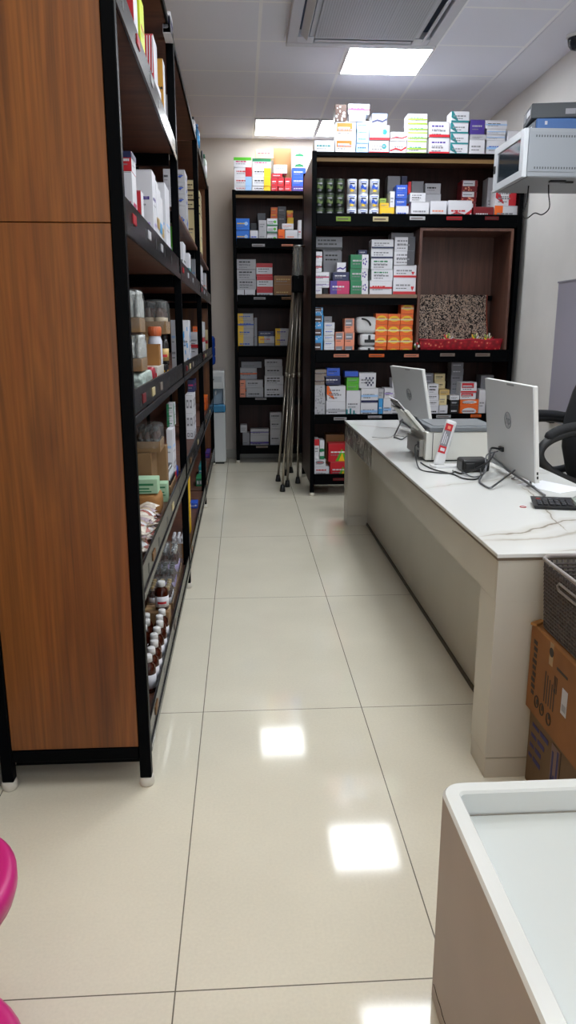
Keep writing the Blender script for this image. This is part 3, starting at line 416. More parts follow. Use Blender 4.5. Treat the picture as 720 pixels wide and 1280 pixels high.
    ('medicine_box', 1.8262, 1.9313, 6.4994, 6.634, 0.9226, 0.9648, 'E lines:K','second-from-top slate grey box behind the counter in the tallest pile','box','boxes on the shelf behind the counter', 0),
    ('medicine_box', 1.8217, 1.9268, 6.4976, 6.634, 0.9656, 1.0186, 'E lines:K','top slate grey box behind the counter in the tallest pile','box','boxes on the shelf behind the counter', 0),
    ('medicine_box', 1.825, 1.9292, 6.4994, 6.634, 1.0194, 1.0749, 'E lines:W','lower pale slate box behind the counter capping the tallest pile','box','boxes on the shelf behind the counter', 0),
    ('medicine_box', 1.8205, 1.9247, 6.4976, 6.634, 1.0757, 1.1296, 'E lines:W','upper pale slate box behind the counter capping the tallest pile','box','boxes on the shelf behind the counter', 0),
    ('medicine_box', 1.8726, 2.0321, 6.35, 6.49, 0.661, 0.7708, 'O oval:W lines','lower bright orange box behind the counter','box','boxes on the shelf behind the counter', 0),
    ('medicine_box', 1.8744, 2.0339, 6.3536, 6.49, 0.7716, 0.8222, 'O oval:W lines','upper bright orange box behind the counter','box','boxes on the shelf behind the counter', 0),
    ('medicine_box', 1.8674, 2.0053, 6.35, 6.49, 0.823, 0.879, 'W panel:R lines','dark red and white box behind the counter on the orange boxes','box','boxes on the shelf behind the counter', 0),
    ('medicine_box', 1.8703, 2.0079, 6.35, 6.49, 0.8798, 0.9672, 'W panel:R bot:R lines','white box with a red label behind the counter, topmost over the orange boxes','box','boxes on the shelf behind the counter', 0),
    ('medicine_box', 2.0504, 2.1086, 6.398, 6.538, 0.661, 0.9019, 'W lines','white box behind the counter at the edge of the near monitor','box','boxes on the shelf behind the counter', 0),
    ('medicine_box', 2.0957, 2.2089, 6.518, 6.658, 0.661, 1.0176, 'E lines','dim grey box behind the counter behind the near monitor edge','box','boxes on the shelf behind the counter', 0),
    ('medicine_box', 0.6159, 0.7434, 6.35, 6.49, 0.141, 0.2496, 'W lines:R lines','white box with red print on the bottom shelf by the counter end','box','boxes on the bottom shelf of the wide unit', 0),
    ('medicine_box', 0.6153, 0.711, 6.35, 6.49, 0.2504, 0.3146, 'W lines:R oval:E','white box with grey oval on the bottom shelf by the counter end','box','boxes on the bottom shelf of the wide unit', 0),
    ('medicine_box', 0.6143, 0.654, 6.35, 6.49, 0.3154, 0.4892, 'W top:R lines','upright white box with red top on the bottom shelf by the counter end','box','boxes on the bottom shelf of the wide unit', 0),
    ('medicine_box', 0.6595, 0.6992, 6.35, 6.49, 0.3154, 0.4785, 'W mid:G lines:G bot:G','upright box with green panel on the bottom shelf by the counter end','box','boxes on the bottom shelf of the wide unit', 0),
    ('medicine_box', 0.7521, 0.9219, 6.35, 6.49, 0.141, 0.2882, 'R tri:v lines:W','red box with green triangle on the bottom shelf by the counter end, under its twin','box','boxes on the bottom shelf of the wide unit', 0),
    ('medicine_box', 0.7363, 0.9123, 6.35, 6.49, 0.289, 0.4494, 'R tri:v lines:W','large red box with green triangle on the bottom shelf by the counter end','box','boxes on the bottom shelf of the wide unit', 0),
    ('cardboard_carton', 0.7301, 0.8926, 6.51, 6.65, 0.141, 0.5076, 'C lines:H','brown cardboard carton on the bottom shelf by the counter end behind the red boxes','box','boxes on the bottom shelf of the wide unit', 0),
    ('medicine_box', -0.0534, 0.1203, 8.0418, 8.14, 2.761, 2.8075, 'W lines:R right:L','bottom white box with red print and blue end on top of the far shelf, left','box','boxes on top of the far shelf', 0),
    ('medicine_box', -0.0516, 0.1221, 8.0418, 8.14, 2.8083, 2.8946, 'W lines:R right:L','third-from-top white box with red print and blue end on top of the far shelf, left','box','boxes on top of the far shelf', 0),
    ('medicine_box', -0.0498, 0.1239, 8.0454, 8.14, 2.8954, 2.9819, 'W lines:R right:R','second-from-top white box with red print and blue end on top of the far shelf, left','box','boxes on top of the far shelf', 0),
    ('medicine_box', -0.0543, 0.1194, 8.0436, 8.14, 2.9827, 3.0739, 'W top:v lines:M','top white box with red print and blue end on top of the far shelf, left','box','boxes on top of the far shelf', 0),
    ('medicine_box', 0.1269, 0.3091, 8.0454, 8.14, 2.761, 2.8094, 'W lines:K right:Y','bottom white box with a yellow end on top of the far shelf','box','boxes on top of the far shelf', 0),
    ('medicine_box', 0.1287, 0.3109, 8.0418, 8.14, 2.8102, 2.8966, 'W lines:K right:Y','third-from-top white box with a yellow end on top of the far shelf','box','boxes on top of the far shelf', 0),
    ('medicine_box', 0.1305, 0.3127, 8.0418, 8.14, 2.8974, 2.9767, 'W lines:K right:Y','second-from-top white box with a yellow end on top of the far shelf','box','boxes on top of the far shelf', 0),
    ('medicine_box', 0.1323, 0.3145, 8.0454, 8.14, 2.9775, 3.0652, 'W top:G lines:M','top white box with a yellow end on top of the far shelf','box','boxes on top of the far shelf', 0),
    ('medicine_box', 0.1652, 0.3424, 8.04, 8.14, 3.066, 3.1463, 'D lines:M','cream box on top of the far shelf, highest of all there','box','boxes on top of the far shelf', 0),
    ('medicine_box', 0.3181, 0.3804, 8.0418, 8.14, 2.761, 2.8048, 'R lines:W','lower small red box on top of the far shelf, first column of three','box','boxes on top of the far shelf', 0),
    ('medicine_box', 0.3199, 0.3822, 8.0418, 8.14, 2.8056, 2.8892, 'R lines:W','upper small red box on top of the far shelf, first column of three','box','boxes on top of the far shelf', 0),
    ('medicine_box', 0.3893, 0.4509, 8.0454, 8.14, 2.761, 2.8055, 'R lines:W','lower small red box on top of the far shelf, second column of three','box','boxes on top of the far shelf', 0),
    ('medicine_box', 0.3848, 0.4464, 8.0436, 8.14, 2.8063, 2.8899, 'R lines:W','upper small red box on top of the far shelf, second column of three','box','boxes on top of the far shelf', 0),
    ('medicine_box', 0.4534, 0.5184, 8.04, 8.14, 2.761, 2.8063, 'R lines:W','lower small red box on top of the far shelf, third column of three','box','boxes on top of the far shelf', 0),
    ('medicine_box', 0.4552, 0.5202, 8.0436, 8.14, 2.8071, 2.8907, 'R lines:W','upper small red box on top of the far shelf, third column of three','box','boxes on top of the far shelf', 0),
    ('medicine_box', 0.3234, 0.4298, 8.04, 8.14, 2.8907, 2.9289, 'R lines:W','flat red box on top of the far shelf over the small red boxes','box','boxes on top of the far shelf', 0),
    ('medicine_box', 0.3438, 0.4781, 8.04, 8.14, 2.9297, 3.0086, 'W lines','white box with grey crease on top of the far shelf over the flat red box','box','boxes on top of the far shelf', 0),
    ('cardboard_carton', 0.3488, 0.526, 8.16, 8.26, 2.761, 3.1896, 'C lines:H','brown cardboard carton on top of the far shelf','box','boxes on top of the far shelf', 0),
    ('medicine_box', 0.5285, 0.664, 8.04, 8.14, 2.761, 2.8119, 'P lines:W','purple box on top of the far shelf, right pile','box','boxes on top of the far shelf', 0),
    ('medicine_box', 0.5284, 0.6634, 8.04, 8.14, 2.8127, 2.8957, 'B lines:W','lower blue box on top of the far shelf at the right end','box','boxes on top of the far shelf', 0),
    ('medicine_box', 0.5302, 0.6652, 8.0436, 8.14, 2.8965, 2.9812, 'B lines:W','upper blue box on top of the far shelf at the right end','box','boxes on top of the far shelf', 0),
    ('medicine_box', 0.5281, 0.6624, 8.04, 8.14, 2.982, 3.0773, 'W hill:G lines','lower white box with a green hill on top of the far shelf','box','boxes on top of the far shelf', 0),
    ('medicine_box', 0.5299, 0.6642, 8.0436, 8.14, 3.0781, 3.1728, 'W hill:G lines','upper white box with a green hill on top of the far shelf','box','boxes on top of the far shelf', 0),
    ('medicine_box', -0.047, 0.0931, 8.0436, 8.14, 2.251, 2.3915, 'b lines:Y circ:L','lower bright blue box high on the far shelf','box','boxes on the high board of the far shelf', 0),
    ('medicine_box', -0.0452, 0.0949, 8.04, 8.14, 2.3923, 2.5022, 'b lines:Y circ:L','upper bright blue box high on the far shelf','box','boxes on the high board of the far shelf', 0),
    ('medicine_box', 0.1063, 0.1704, 8.16, 8.26, 2.251, 2.4731, 'K lines','slim dark box high on the far shelf behind the yellow banded box','box','boxes on the high board of the far shelf', 0),
    ('medicine_box', 0.1003, 0.1797, 8.04, 8.14, 2.251, 2.3885, 'W bot:Y lines:B','white box with yellow band high on the far shelf','box','boxes on the high board of the far shelf', 0),
    ('medicine_box', 0.1887, 0.2657, 8.04, 8.14, 2.251, 2.393, 'w lines','lower grey-white box high on the far shelf','box','boxes on the high board of the far shelf', 0),
    ('medicine_box', 0.1905, 0.2675, 8.0436, 8.14, 2.3938, 2.4886, 'w lines','upper grey-white box high on the far shelf','box','boxes on the high board of the far shelf', 0),
    ('medicine_box', 0.1811, 0.2617, 8.16, 8.26, 2.251, 2.5704, 'e lines','dark grey box high on the far shelf, back row left','box','boxes on the high board of the far shelf', 0),
    ('medicine_box', 0.2716, 0.3756, 8.0454, 8.14, 2.251, 2.3668, 'W lines circ:v bot:G','bottom white box with green dot high on the far shelf','box','boxes on the high board of the far shelf', 0),
    ('medicine_box', 0.2734, 0.3774, 8.0418, 8.14, 2.3676, 2.4328, 'W lines circ:v bot:G','middle white box with green dot high on the far shelf','box','boxes on the high board of the far shelf', 0),
    ('medicine_box', 0.2752, 0.3792, 8.0418, 8.14, 2.4336, 2.5047, 'W lines circ:v bot:G','top white box with green dot high on the far shelf','box','boxes on the high board of the far shelf', 0),
    ('medicine_box', 0.3149, 0.3831, 8.1654, 8.26, 2.251, 2.5213, 'O lines:Y','bottom orange box high on the far shelf, back row, left of grey boxes','box','boxes on the high board of the far shelf', 0),
    ('medicine_box', 0.3167, 0.3849, 8.1618, 8.26, 2.5221, 2.577, 'O lines:Y','middle orange box high on the far shelf, back row, left of grey boxes','box','boxes on the high board of the far shelf', 0),
    ('medicine_box', 0.3185, 0.3867, 8.1618, 8.26, 2.5778, 2.6294, 'O lines:Y','top orange box high on the far shelf, back row, left of grey boxes','box','boxes on the high board of the far shelf', 0),
    ('medicine_box', 0.3938, 0.4754, 8.1654, 8.26, 2.251, 2.4677, 'e lines','bottom dark slate box high on the far shelf','box','boxes on the high board of the far shelf', 0),
    ('medicine_box', 0.3893, 0.4709, 8.1636, 8.26, 2.4685, 2.553, 'e lines','middle dark slate box high on the far shelf','box','boxes on the high board of the far shelf', 0),
    ('medicine_box', 0.3911, 0.4727, 8.16, 8.26, 2.5538, 2.6378, 'e lines','top dark slate box high on the far shelf','box','boxes on the high board of the far shelf', 0),
    ('medicine_box', 0.3859, 0.4534, 8.04, 8.14, 2.251, 2.4021, 'O lines:R','orange-red box high on the far shelf, front row','box','boxes on the high board of the far shelf', 0),
    ('medicine_box', 0.4595, 0.5845, 8.04, 8.14, 2.251, 2.3952, 'W lines:S bot:S','white box with peach print high on the far shelf','box','boxes on the high board of the far shelf', 0),
    ('medicine_box', 0.4269, 0.5433, 8.04, 8.14, 2.4029, 2.4563, 'W lines:S','white tilted box high on the far shelf over the peach printed box','box','boxes on the high board of the far shelf', 0),
    ('medicine_box', 0.4872, 0.5491, 8.1636, 8.26, 2.251, 2.5304, 'O lines:Y top:Y','lower yellow-orange box high on the far shelf, back row, right of grey boxes','box','boxes on the high board of the far shelf', 0),
    ('medicine_box', 0.4827, 0.5446, 8.1654, 8.26, 2.5312, 2.6, 'O lines:Y top:Y','upper yellow-orange box high on the far shelf, back row, right of grey boxes','box','boxes on the high board of the far shelf', 0),
    ('medicine_box', 0.5904, 0.6253, 8.04, 8.14, 2.251, 2.4917, 'W lines:R','slim white box high on the far shelf at the right end','box','boxes on the high board of the far shelf', 0),
    ('medicine_box', -0.0429, 0.032, 8.04, 8.14, 1.691, 1.8117, 'W lines','small flat white box at eye level on the far shelf, left one','box','boxes on the eye level board of the far shelf', 0),
    ('medicine_box', 0.0398, 0.1455, 8.04, 8.14, 1.691, 1.812, 'W lines','small flat white box at eye level on the far shelf, right one','box','boxes on the eye level board of the far shelf', 0),
    ('medicine_box', -0.0373, 0.1582, 8.0454, 8.14, 1.8128, 1.9109, 'w lines:K lines','bottom grey box with black lettering at eye level on the far shelf','box','boxes on the eye level board of the far shelf', 0),
    ('medicine_box', -0.0418, 0.1537, 8.0436, 8.14, 1.9117, 2.0101, 'w lines:K lines','middle grey box with black lettering at eye level on the far shelf','box','boxes on the eye level board of the far shelf', 0),
    ('medicine_box', -0.04, 0.1555, 8.04, 8.14, 2.0109, 2.1095, 'w lines:K lines','top grey box with black lettering at eye level on the far shelf','box','boxes on the eye level board of the far shelf', 0),
    ('medicine_box', 0.1637, 0.3287, 8.04, 8.14, 1.691, 1.8189, 'W top:R bot:R lines','bottom white box with red edges at eye level on the far shelf','box','boxes on the eye level board of the far shelf', 0),
    ('medicine_box', 0.1655, 0.3305, 8.0436, 8.14, 1.8197, 1.9433, 'W top:R bot:R lines','middle white box with red edges at eye level on the far shelf','box','boxes on the eye level board of the far shelf', 0),
    ('medicine_box', 0.161, 0.326, 8.0454, 8.14, 1.9441, 2.0714, 'W top:R bot:R lines','top white box with red edges at eye level on the far shelf','box','boxes on the eye level board of the far shelf', 0),
    ('cardboard_carton', 0.3396, 0.5494, 8.0418, 8.14, 1.691, 1.8648, 'C lines:d','lower brown carton at eye level on the far shelf','box','boxes on the eye level board of the far shelf', 0),
    ('cardboard_carton', 0.3414, 0.5512, 8.0454, 8.14, 1.8656, 1.9504, 'C lines:d','upper brown carton at eye level on the far shelf','box','boxes on the eye level board of the far shelf', 0),
    ('medicine_box', -0.0417, 0.1237, 8.0418, 8.14, 1.181, 1.329, 'w left:Y lines:B','bottom grey box with a yellow end mid-height on the far shelf, left pile','box','boxes on the middle board of the far shelf', 0),
    ('medicine_box', -0.0399, 0.1255, 8.0418, 8.14, 1.3298, 1.4195, 'w left:Y lines:B','third-from-top grey box with a yellow end mid-height on the far shelf, left pile','box','boxes on the middle board of the far shelf', 0),
    ('medicine_box', -0.0381, 0.1273, 8.0454, 8.14, 1.4203, 1.5015, 'w left:Y lines:B mid:B','second-from-top grey box with a yellow end mid-height on the far shelf, left pile','box','boxes on the middle board of the far shelf', 0),
    ('medicine_box', -0.0426, 0.1228, 8.0436, 8.14, 1.5023, 1.5718, 'w left:Y lines:B','top grey box with a yellow end mid-height on the far shelf, left pile','box','boxes on the middle board of the far shelf', 0),
    ('medicine_box', 0.1306, 0.1622, 8.04, 8.14, 1.181, 1.5299, 'E lines','slim upright grey box mid-height on the far shelf beside the left pile','box','boxes on the middle board of the far shelf', 0),
    ('medicine_box', 0.1755, 0.3423, 8.04, 8.14, 1.181, 1.2689, 'E lines','flat grey box mid-height on the far shelf, lowest of the centre pile','box','boxes on the middle board of the far shelf', 0),
    ('medicine_box', 0.1761, 0.3426, 8.04, 8.14, 1.2697, 1.3403, 'w left:Y lines:R','pale box with yellow end mid-height on the far shelf in the centre pile','box','boxes on the middle board of the far shelf', 0),
    ('medicine_box', 0.1767, 0.3386, 8.04, 8.14, 1.3411, 1.3918, 'N lines:w','dull blue box mid-height on the far shelf crowning the centre pile','box','boxes on the middle board of the far shelf', 0),
    ('medicine_box', 0.3527, 0.4946, 8.04, 8.14, 1.181, 1.2473, 'E','flat slate box mid-height on the far shelf under the right pile','box','boxes on the middle board of the far shelf', 0),
    ('medicine_box', 0.3531, 0.4946, 8.04, 8.14, 1.2481, 1.3402, 'w left:Y lines:P','lower lilac box with a yellow end mid-height on the far shelf, right pile','box','boxes on the middle board of the far shelf', 0),
    ('medicine_box', 0.3549, 0.4964, 8.0436, 8.14, 1.341, 1.4196, 'w left:Y lines:P','upper lilac box with a yellow end mid-height on the far shelf, right pile','box','boxes on the middle board of the far shelf', 0),
    ('medicine_box', -0.0265, 0.0311, 8.04, 8.14, 0.661, 0.803, 'S lines:H','lower small red-brown box low on the far shelf','box','boxes on the low board of the far shelf', 0),
    ('medicine_box', -0.0247, 0.0329, 8.0436, 8.14, 0.8038, 0.8847, 'S lines:H','upper small red-brown box low on the far shelf','box','boxes on the low board of the far shelf', 0),
    ('medicine_box', -0.0233, 0.1561, 8.1618, 8.26, 0.661, 0.8921, 'w mid:O lines','lower grey box with an orange band low on the far shelf','box','boxes on the low board of the far shelf', 0),
    ('medicine_box', -0.0215, 0.1579, 8.1654, 8.26, 0.8929, 1.0067, 'w mid:O lines','upper grey box with an orange band low on the far shelf','box','boxes on the low board of the far shelf', 0),
    ('medicine_box', -0.0086, 0.2086, 8.16, 8.26, 1.0075, 1.0743, 'E lines','flat grey box low on the far shelf on the orange banded box','box','boxes on the low board of the far shelf', 0),
    ('medicine_box', 0.0418, 0.2224, 8.0436, 8.14, 0.661, 0.8058, 'w lines:K','lower white-grey box with dark word low on the far shelf in front','box','boxes on the low board of the far shelf', 0),
    ('medicine_box', 0.0373, 0.2179, 8.0454, 8.14, 0.8066, 0.8867, 'w lines:K','upper white-grey box with dark word low on the far shelf in front','box','boxes on the low board of the far shelf', 0),
    ('medicine_box', 0.2365, 0.4356, 8.0418, 8.14, 0.661, 0.837, 'W lines:K lines:K','lower bright white box with bold print low on the far shelf','box','boxes on the low board of the far shelf', 0),
    ('medicine_box', 0.2383, 0.4374, 8.0454, 8.14, 0.8378, 0.9279, 'W lines:K lines:K','upper bright white box with bold print low on the far shelf','box','boxes on the low board of the far shelf', 0),
    ('medicine_box', 0.244, 0.4292, 8.0454, 8.14, 0.9287, 1.0285, 'w lines:K','lower grey box low on the far shelf over the bright white boxes','box','boxes on the low board of the far shelf', 0),
    ('medicine_box', 0.2395, 0.4247, 8.0436, 8.14, 1.0293, 1.1034, 'w lines:K','upper grey box low on the far shelf over the bright white boxes','box','boxes on the low board of the far shelf', 0),
    ('medicine_box', -0.0052, 0.069, 8.04, 8.14, 0.141, 0.3258, 'E lines','small grey cube box at the bottom of the far shelf','box','boxes on the bottom board of the far shelf', 0),
    ('medicine_box', -0.0272, 0.0442, 8.04, 8.14, 0.3266, 0.41, 'w lines','small pale cube box at the bottom of the far shelf, perched on another','box','boxes on the bottom board of the far shelf', 0),
    ('medicine_box', 0.0781, 0.2755, 8.0436, 8.14, 0.141, 0.2959, 'w mid:P lines','lower pale box with a violet stripe at the bottom of the far shelf','box','boxes on the bottom board of the far shelf', 0),
    ('medicine_box', 0.0799, 0.2773, 8.04, 8.14, 0.2967, 0.3654, 'w mid:P lines','upper pale box with a violet stripe at the bottom of the far shelf','box','boxes on the bottom board of the far shelf', 0),
    ('medicine_box', 0.2938, 0.4175, 8.0418, 8.14, 0.141, 0.364, 'w lines:K','bottom pale grey box at the bottom of the far shelf','box','boxes on the bottom board of the far shelf', 0),
    ('medicine_box', 0.2956, 0.4193, 8.0454, 8.14, 0.3648, 0.4507, 'w lines:K','middle pale grey box at the bottom of the far shelf','box','boxes on the bottom board of the far shelf', 0),
    ('medicine_box', 0.2911, 0.4148, 8.0436, 8.14, 0.4515, 0.5412, 'w lines:K','top pale grey box at the bottom of the far shelf','box','boxes on the bottom board of the far shelf', 0),
    ('medicine_box', -0.3807, -0.344, 2.8267, 2.9267, 2.251, 2.4999, 'R lines:W lines:W ws','tall red carton on the highest side shelf, nearest the camera','box','goods on the highest board of the side shelf', 0),
    ('medicine_box', -0.3887, -0.344, 3.0056, 3.1256, 2.251, 2.5576, 'y lines:R lines','tall yellow-green carton on the highest side shelf','box','goods on the highest board of the side shelf', 0),
    ('medicine_box', -0.386, -0.344, 3.4238, 3.5638, 2.251, 2.5712, 'R stripes:W lines:W ws','red carton with white stripes on the highest side shelf','box','goods on the highest board of the side shelf', 0),
    ('medicine_box', -0.3714, -0.344, 3.5787, 3.6987, 2.251, 2.4282, 'W lines:B','low white box on the highest side shelf in front of the yellow box','box','goods on the highest board of the side shelf', 0),
    ('medicine_box', -0.3938, -0.344, 3.822, 3.922, 2.251, 2.6076, 'A word bot:O ws','yellow box with a dark word on the highest side shelf','box','goods on the highest board of the side shelf', 0),
    ('medicine_box', -0.3808, -0.344, 4.035, 4.1835, 2.251, 2.5178, 'W lines:R','white box on the highest side shelf behind the yellow box','box','goods on the highest board of the side shelf', 0),
    ('medicine_box', -0.3347, -0.299, 3.7942, 3.922, 2.772, 2.7028, 'W lines:P','lower pale lilac box on top of the long side shelf','box','things on top of the long side shelf', 0),
    ('medicine_box', -0.3347, -0.299, 3.7942, 3.922, 2.7036, 2.7889, 'W lines:P','upper pale lilac box on top of the long side shelf','box','things on top of the long side shelf', 0),
    ('medicine_box', -0.3745, -0.344, 2.5974, 2.6974, 1.691, 1.895, 'W lines:M','white box with pink edge on the head height side shelf beside the near post','box','goods on the head height board of the side shelf', 0),
    ('medicine_box', -0.3718, -0.344, 2.5982, 2.6982, 1.8958, 1.9541, 'R lines:W top:N ws','red faced box with dark top on the head height side shelf, on a white box','box','goods on the head height board of the side shelf', 0),
    ('medicine_box', -0.3771, -0.344, 2.8036, 2.8736, 1.691, 1.8728, 'R lines:W ws','small white box with a red front on the head height side shelf, foremost','box','goods on the head height board of the side shelf', 0),
    ('medicine_box', -0.4127, -0.344, 3.1892, 3.3092, 1.691, 2.0145, 'W lines:P lines:p','large white carton on the head height side shelf with lilac text','box','goods on the head height board of the side shelf', 0),
    ('medicine_box', -0.3806, -0.344, 3.7096, 3.922, 1.691, 2.061, 'W lines:L bot:l','tall white and blue box on the head height side shelf','box','goods on the head height board of the side shelf', 0),
    ('medicine_box', -0.3659, -0.344, 4.035, 4.1887, 1.691, 1.9121, 'v lines:W','bright green box on the head height side shelf near the second post','box','goods on the head height board of the side shelf', 0),
    ('medicine_box', -0.4434, -0.404, 4.7123, 4.9323, 2.001, 2.1351, 'w lines:K','bottom dull grey box on the middle bay upper board, set back by the post','box','boxes on the upper board of the middle bay', 0),
    ('medicine_box', -0.4434, -0.404, 4.7123, 4.9323, 2.1359, 2.2226, 'w lines:K','middle dull grey box on the middle bay upper board, set back by the post','box','boxes on the upper board of the middle bay', 0),
    ('medicine_box', -0.4434, -0.404, 4.7123, 4.9323, 2.2234, 2.3135, 'w lines:K','top dull grey box on the middle bay upper board, set back by the post','box','boxes on the upper board of the middle bay', 0),
    ('medicine_box', -0.4042, -0.344, 5.0923, 5.3123, 2.001, 2.1715, 'w bird:B lines','bottom grey box with a blue bird on the upper board of the middle bay','box','boxes on the upper board of the middle bay', 0),
    ('medicine_box', -0.4042, -0.344, 5.0923, 5.3123, 2.1723, 2.2427, 'w bird:B lines','third-from-top grey box with a blue bird on the upper board of the middle bay','box','boxes on the upper board of the middle bay', 0),
    ('medicine_box', -0.4042, -0.344, 5.0923, 5.3123, 2.2435, 2.3134, 'w bird:B lines','second-from-top grey box with a blue bird on the upper board of the middle bay','box','boxes on the upper board of the middle bay', 0),
    ('medicine_box', -0.4042, -0.344, 5.0923, 5.3123, 2.3142, 2.3836, 'w bird:B lines','top grey box with a blue bird on the upper board of the middle bay','box','boxes on the upper board of the middle bay', 0),
    ('medicine_box', -0.4012, -0.344, 6.0812, 6.3812, 2.001, 2.2935, 'D bot:H lines:H','bottom tan box with brown stripe on the upper board of the middle bay','box','boxes on the upper board of the middle bay', 0),
    ('medicine_box', -0.4012, -0.344, 6.0812, 6.3812, 2.2943, 2.3561, 'D bot:H lines:H','third-from-top tan box with brown stripe on the upper board of the middle bay','box','boxes on the upper board of the middle bay', 0),
    ('medicine_box', -0.4012, -0.344, 6.0812, 6.3812, 2.3569, 2.424, 'D bot:H lines:H','second-from-top tan box with brown stripe on the upper board of the middle bay','box','boxes on the upper board of the middle bay', 0),
    ('medicine_box', -0.4012, -0.344, 6.0812, 6.3812, 2.4248, 2.5028, 'D bot:H lines:H','top tan box with brown stripe on the upper board of the middle bay','box','boxes on the upper board of the middle bay', 0),
    ('medicine_box', -0.385, -0.344, 6.8837, 7.1837, 2.001, 2.373, 'D bot:H lines:H','bottom tan box with dark edges on the upper board of the far bay','box','boxes on the upper board of the middle bay', 0),
    ('medicine_box', -0.385, -0.344, 6.8837, 7.1837, 2.3738, 2.4377, 'D bot:H lines:H','third-from-top tan box with dark edges on the upper board of the far bay','box','boxes on the upper board of the middle bay', 0),
    ('medicine_box', -0.385, -0.344, 6.8837, 7.1837, 2.4385, 2.502, 'D bot:H lines:H','second-from-top tan box with dark edges on the upper board of the far bay','box','boxes on the upper board of the middle bay', 0),
    ('medicine_box', -0.385, -0.344, 6.8837, 7.1837, 2.5028, 2.566, 'D bot:H lines:H','top tan box with dark edges on the upper board of the far bay','box','boxes on the upper board of the middle bay', 0),
    ('medicine_box', -0.3727, -0.344, 4.7559, 4.9559, 1.691, 1.9182, 'W lines:K','white box with side print at head height past the second post','box','goods on the head height board of the side shelf', 0),
    ('medicine_box', -0.3893, -0.344, 5.276, 5.436, 1.691, 1.9042, 'W lines:T mid:T','white and teal box at head height past the second post','box','goods on the head height board of the side shelf', 0),
    ('medicine_box', -0.3736, -0.344, 5.975, 6.106, 1.691, 1.9482, 'W lines:L','white box with light label at head height past the second post','box','goods on the head height board of the side shelf', 0),
    ('medicine_box', -0.3821, -0.344, 6.8218, 7.1218, 1.691, 1.9537, 'W bot:R lines','white and red upright box at head height past the second post beyond the third post','box','goods on the head height board of the side shelf', 0),
    ('medicine_box', -0.3751, -0.344, 7.6292, 7.802, 1.691, 1.9452, 'W lines:S','white box with pink label at head height past the second post at the far end','box','goods on the head height board of the side shelf', 0),
    ('medicine_box', -0.3914, -0.344, 3.4997, 3.5797, 1.181, 1.2468, 'K lines:Y bot:Y','black and gold box on the chest height side shelf','box','goods on the chest height board of the side shelf', 0),
    ('medicine_box', -0.3695, -0.344, 4.035, 4.1189, 1.181, 1.4527, 'W lines:L lines','tall white box on the chest height side shelf by the second post','box','goods on the chest height board of the side shelf', 0),
    ('medicine_box', -0.3904, -0.344, 4.998, 5.198, 1.181, 1.4653, 'W pat:l lines','tall white carton with blue pattern on the chest height side shelf','box','goods on the chest height board of the side shelf', 0),
    ('medicine_box', -0.4035, -0.344, 6.0484, 6.2084, 1.181, 1.3878, 'W mid:R lines lines','white box with a red line on the chest height side shelf','box','goods on the chest height board of the side shelf', 0),
    ('medicine_box', -0.3849, -0.344, 6.0904, 6.2104, 1.3886, 1.4307, 'O lines','small orange box on the chest height side shelf atop the red lined box','box','goods on the chest height board of the side shelf', 0),
    ('medicine_box', -0.369, -0.344, 6.9105, 7.2605, 1.181, 1.4766, 'W mid:R lines','white box with red band on the chest height side shelf beyond the third post','box','goods on the chest height board of the side shelf', 0),
    ('medicine_box', -0.3762, -0.344, 7.702, 7.802, 1.181, 1.4078, 'D mid:R lines','cream and red box on the chest height side shelf at the far end','box','goods on the chest height board of the side shelf', 0),
    ('medicine_box', -0.373, -0.344, 3.6346, 3.7946, 0.661, 0.9317, 'W bot:R lines:L lines','upright white box with a red foot on the low side shelf under the green boxes','box','goods on the low board of the side shelf', 0),
    ('medicine_box', -0.3776, -0.344, 3.7376, 3.8576, 0.9325, 0.9663, 'W left:G lines:G','bottom green and white small box on the low side shelf','box','goods on the low board of the side shelf', 0),
    ('medicine_box', -0.3776, -0.344, 3.7376, 3.8576, 0.9671, 1.006, 'W left:G lines:G','middle green and white small box on the low side shelf','box','goods on the low board of the side shelf', 0),
    ('medicine_box', -0.3776, -0.344, 3.7376, 3.8576, 1.0068, 1.0455, 'W left:G lines:G','top green and white small box on the low side shelf','box','goods on the low board of the side shelf', 0),
    ('medicine_box', -0.3962, -0.344, 5.2072, 5.5072, 0.661, 0.7224, 'W squares:E','bottom white carton with square grey prints on the low side shelf','box','goods on the low board of the side shelf', 0),
    ('medicine_box', -0.3962, -0.344, 5.2072, 5.5072, 0.7232, 0.8447, 'W squares:E','middle white carton with square grey prints on the low side shelf','box','goods on the low board of the side shelf', 0),
    ('medicine_box', -0.3962, -0.344, 5.2072, 5.5072, 0.8455, 0.9685, 'W squares:E','top white carton with square grey prints on the low side shelf','box','goods on the low board of the side shelf', 0),
    ('medicine_box', -0.3925, -0.344, 5.4304, 5.6504, 0.9693, 1.055, 'N lines:M','dark violet box on the low side shelf on the white cartons','box','goods on the low board of the side shelf', 0),
    ('medicine_box', -0.4007, -0.344, 7.1393, 7.4893, 0.661, 0.7814, 'O lines:R','orange-red box on the low side shelf beyond the third post','box','goods on the low board of the side shelf', 0),
    ('medicine_box', -0.3701, -0.344, 7.9285, 8.2285, 0.661, 0.6878, 'T lines','teal box on the low side shelf at the far end','box','goods on the low board of the side shelf', 0),
    ('medicine_box', -0.3805, -0.344, 4.615, 4.715, 0.141, 0.5028, 'Y lines:K','tall yellow box on the bottom side shelf','box','goods on the bottom board of the side shelf', 0),
    ('medicine_box', -0.3923, -0.339, 5.2995, 5.4195, 0.141, 0.1797, 'B circ:W lines:W','blue and white box on the bottom side shelf','box','goods on the bottom board of the side shelf', 0),
    ('medicine_box', -0.3969, -0.344, 6.0932, 6.2932, 0.141, 0.2074, 'G squares:w','green box with white squares on the bottom side shelf','box','goods on the bottom board of the side shelf', 0),
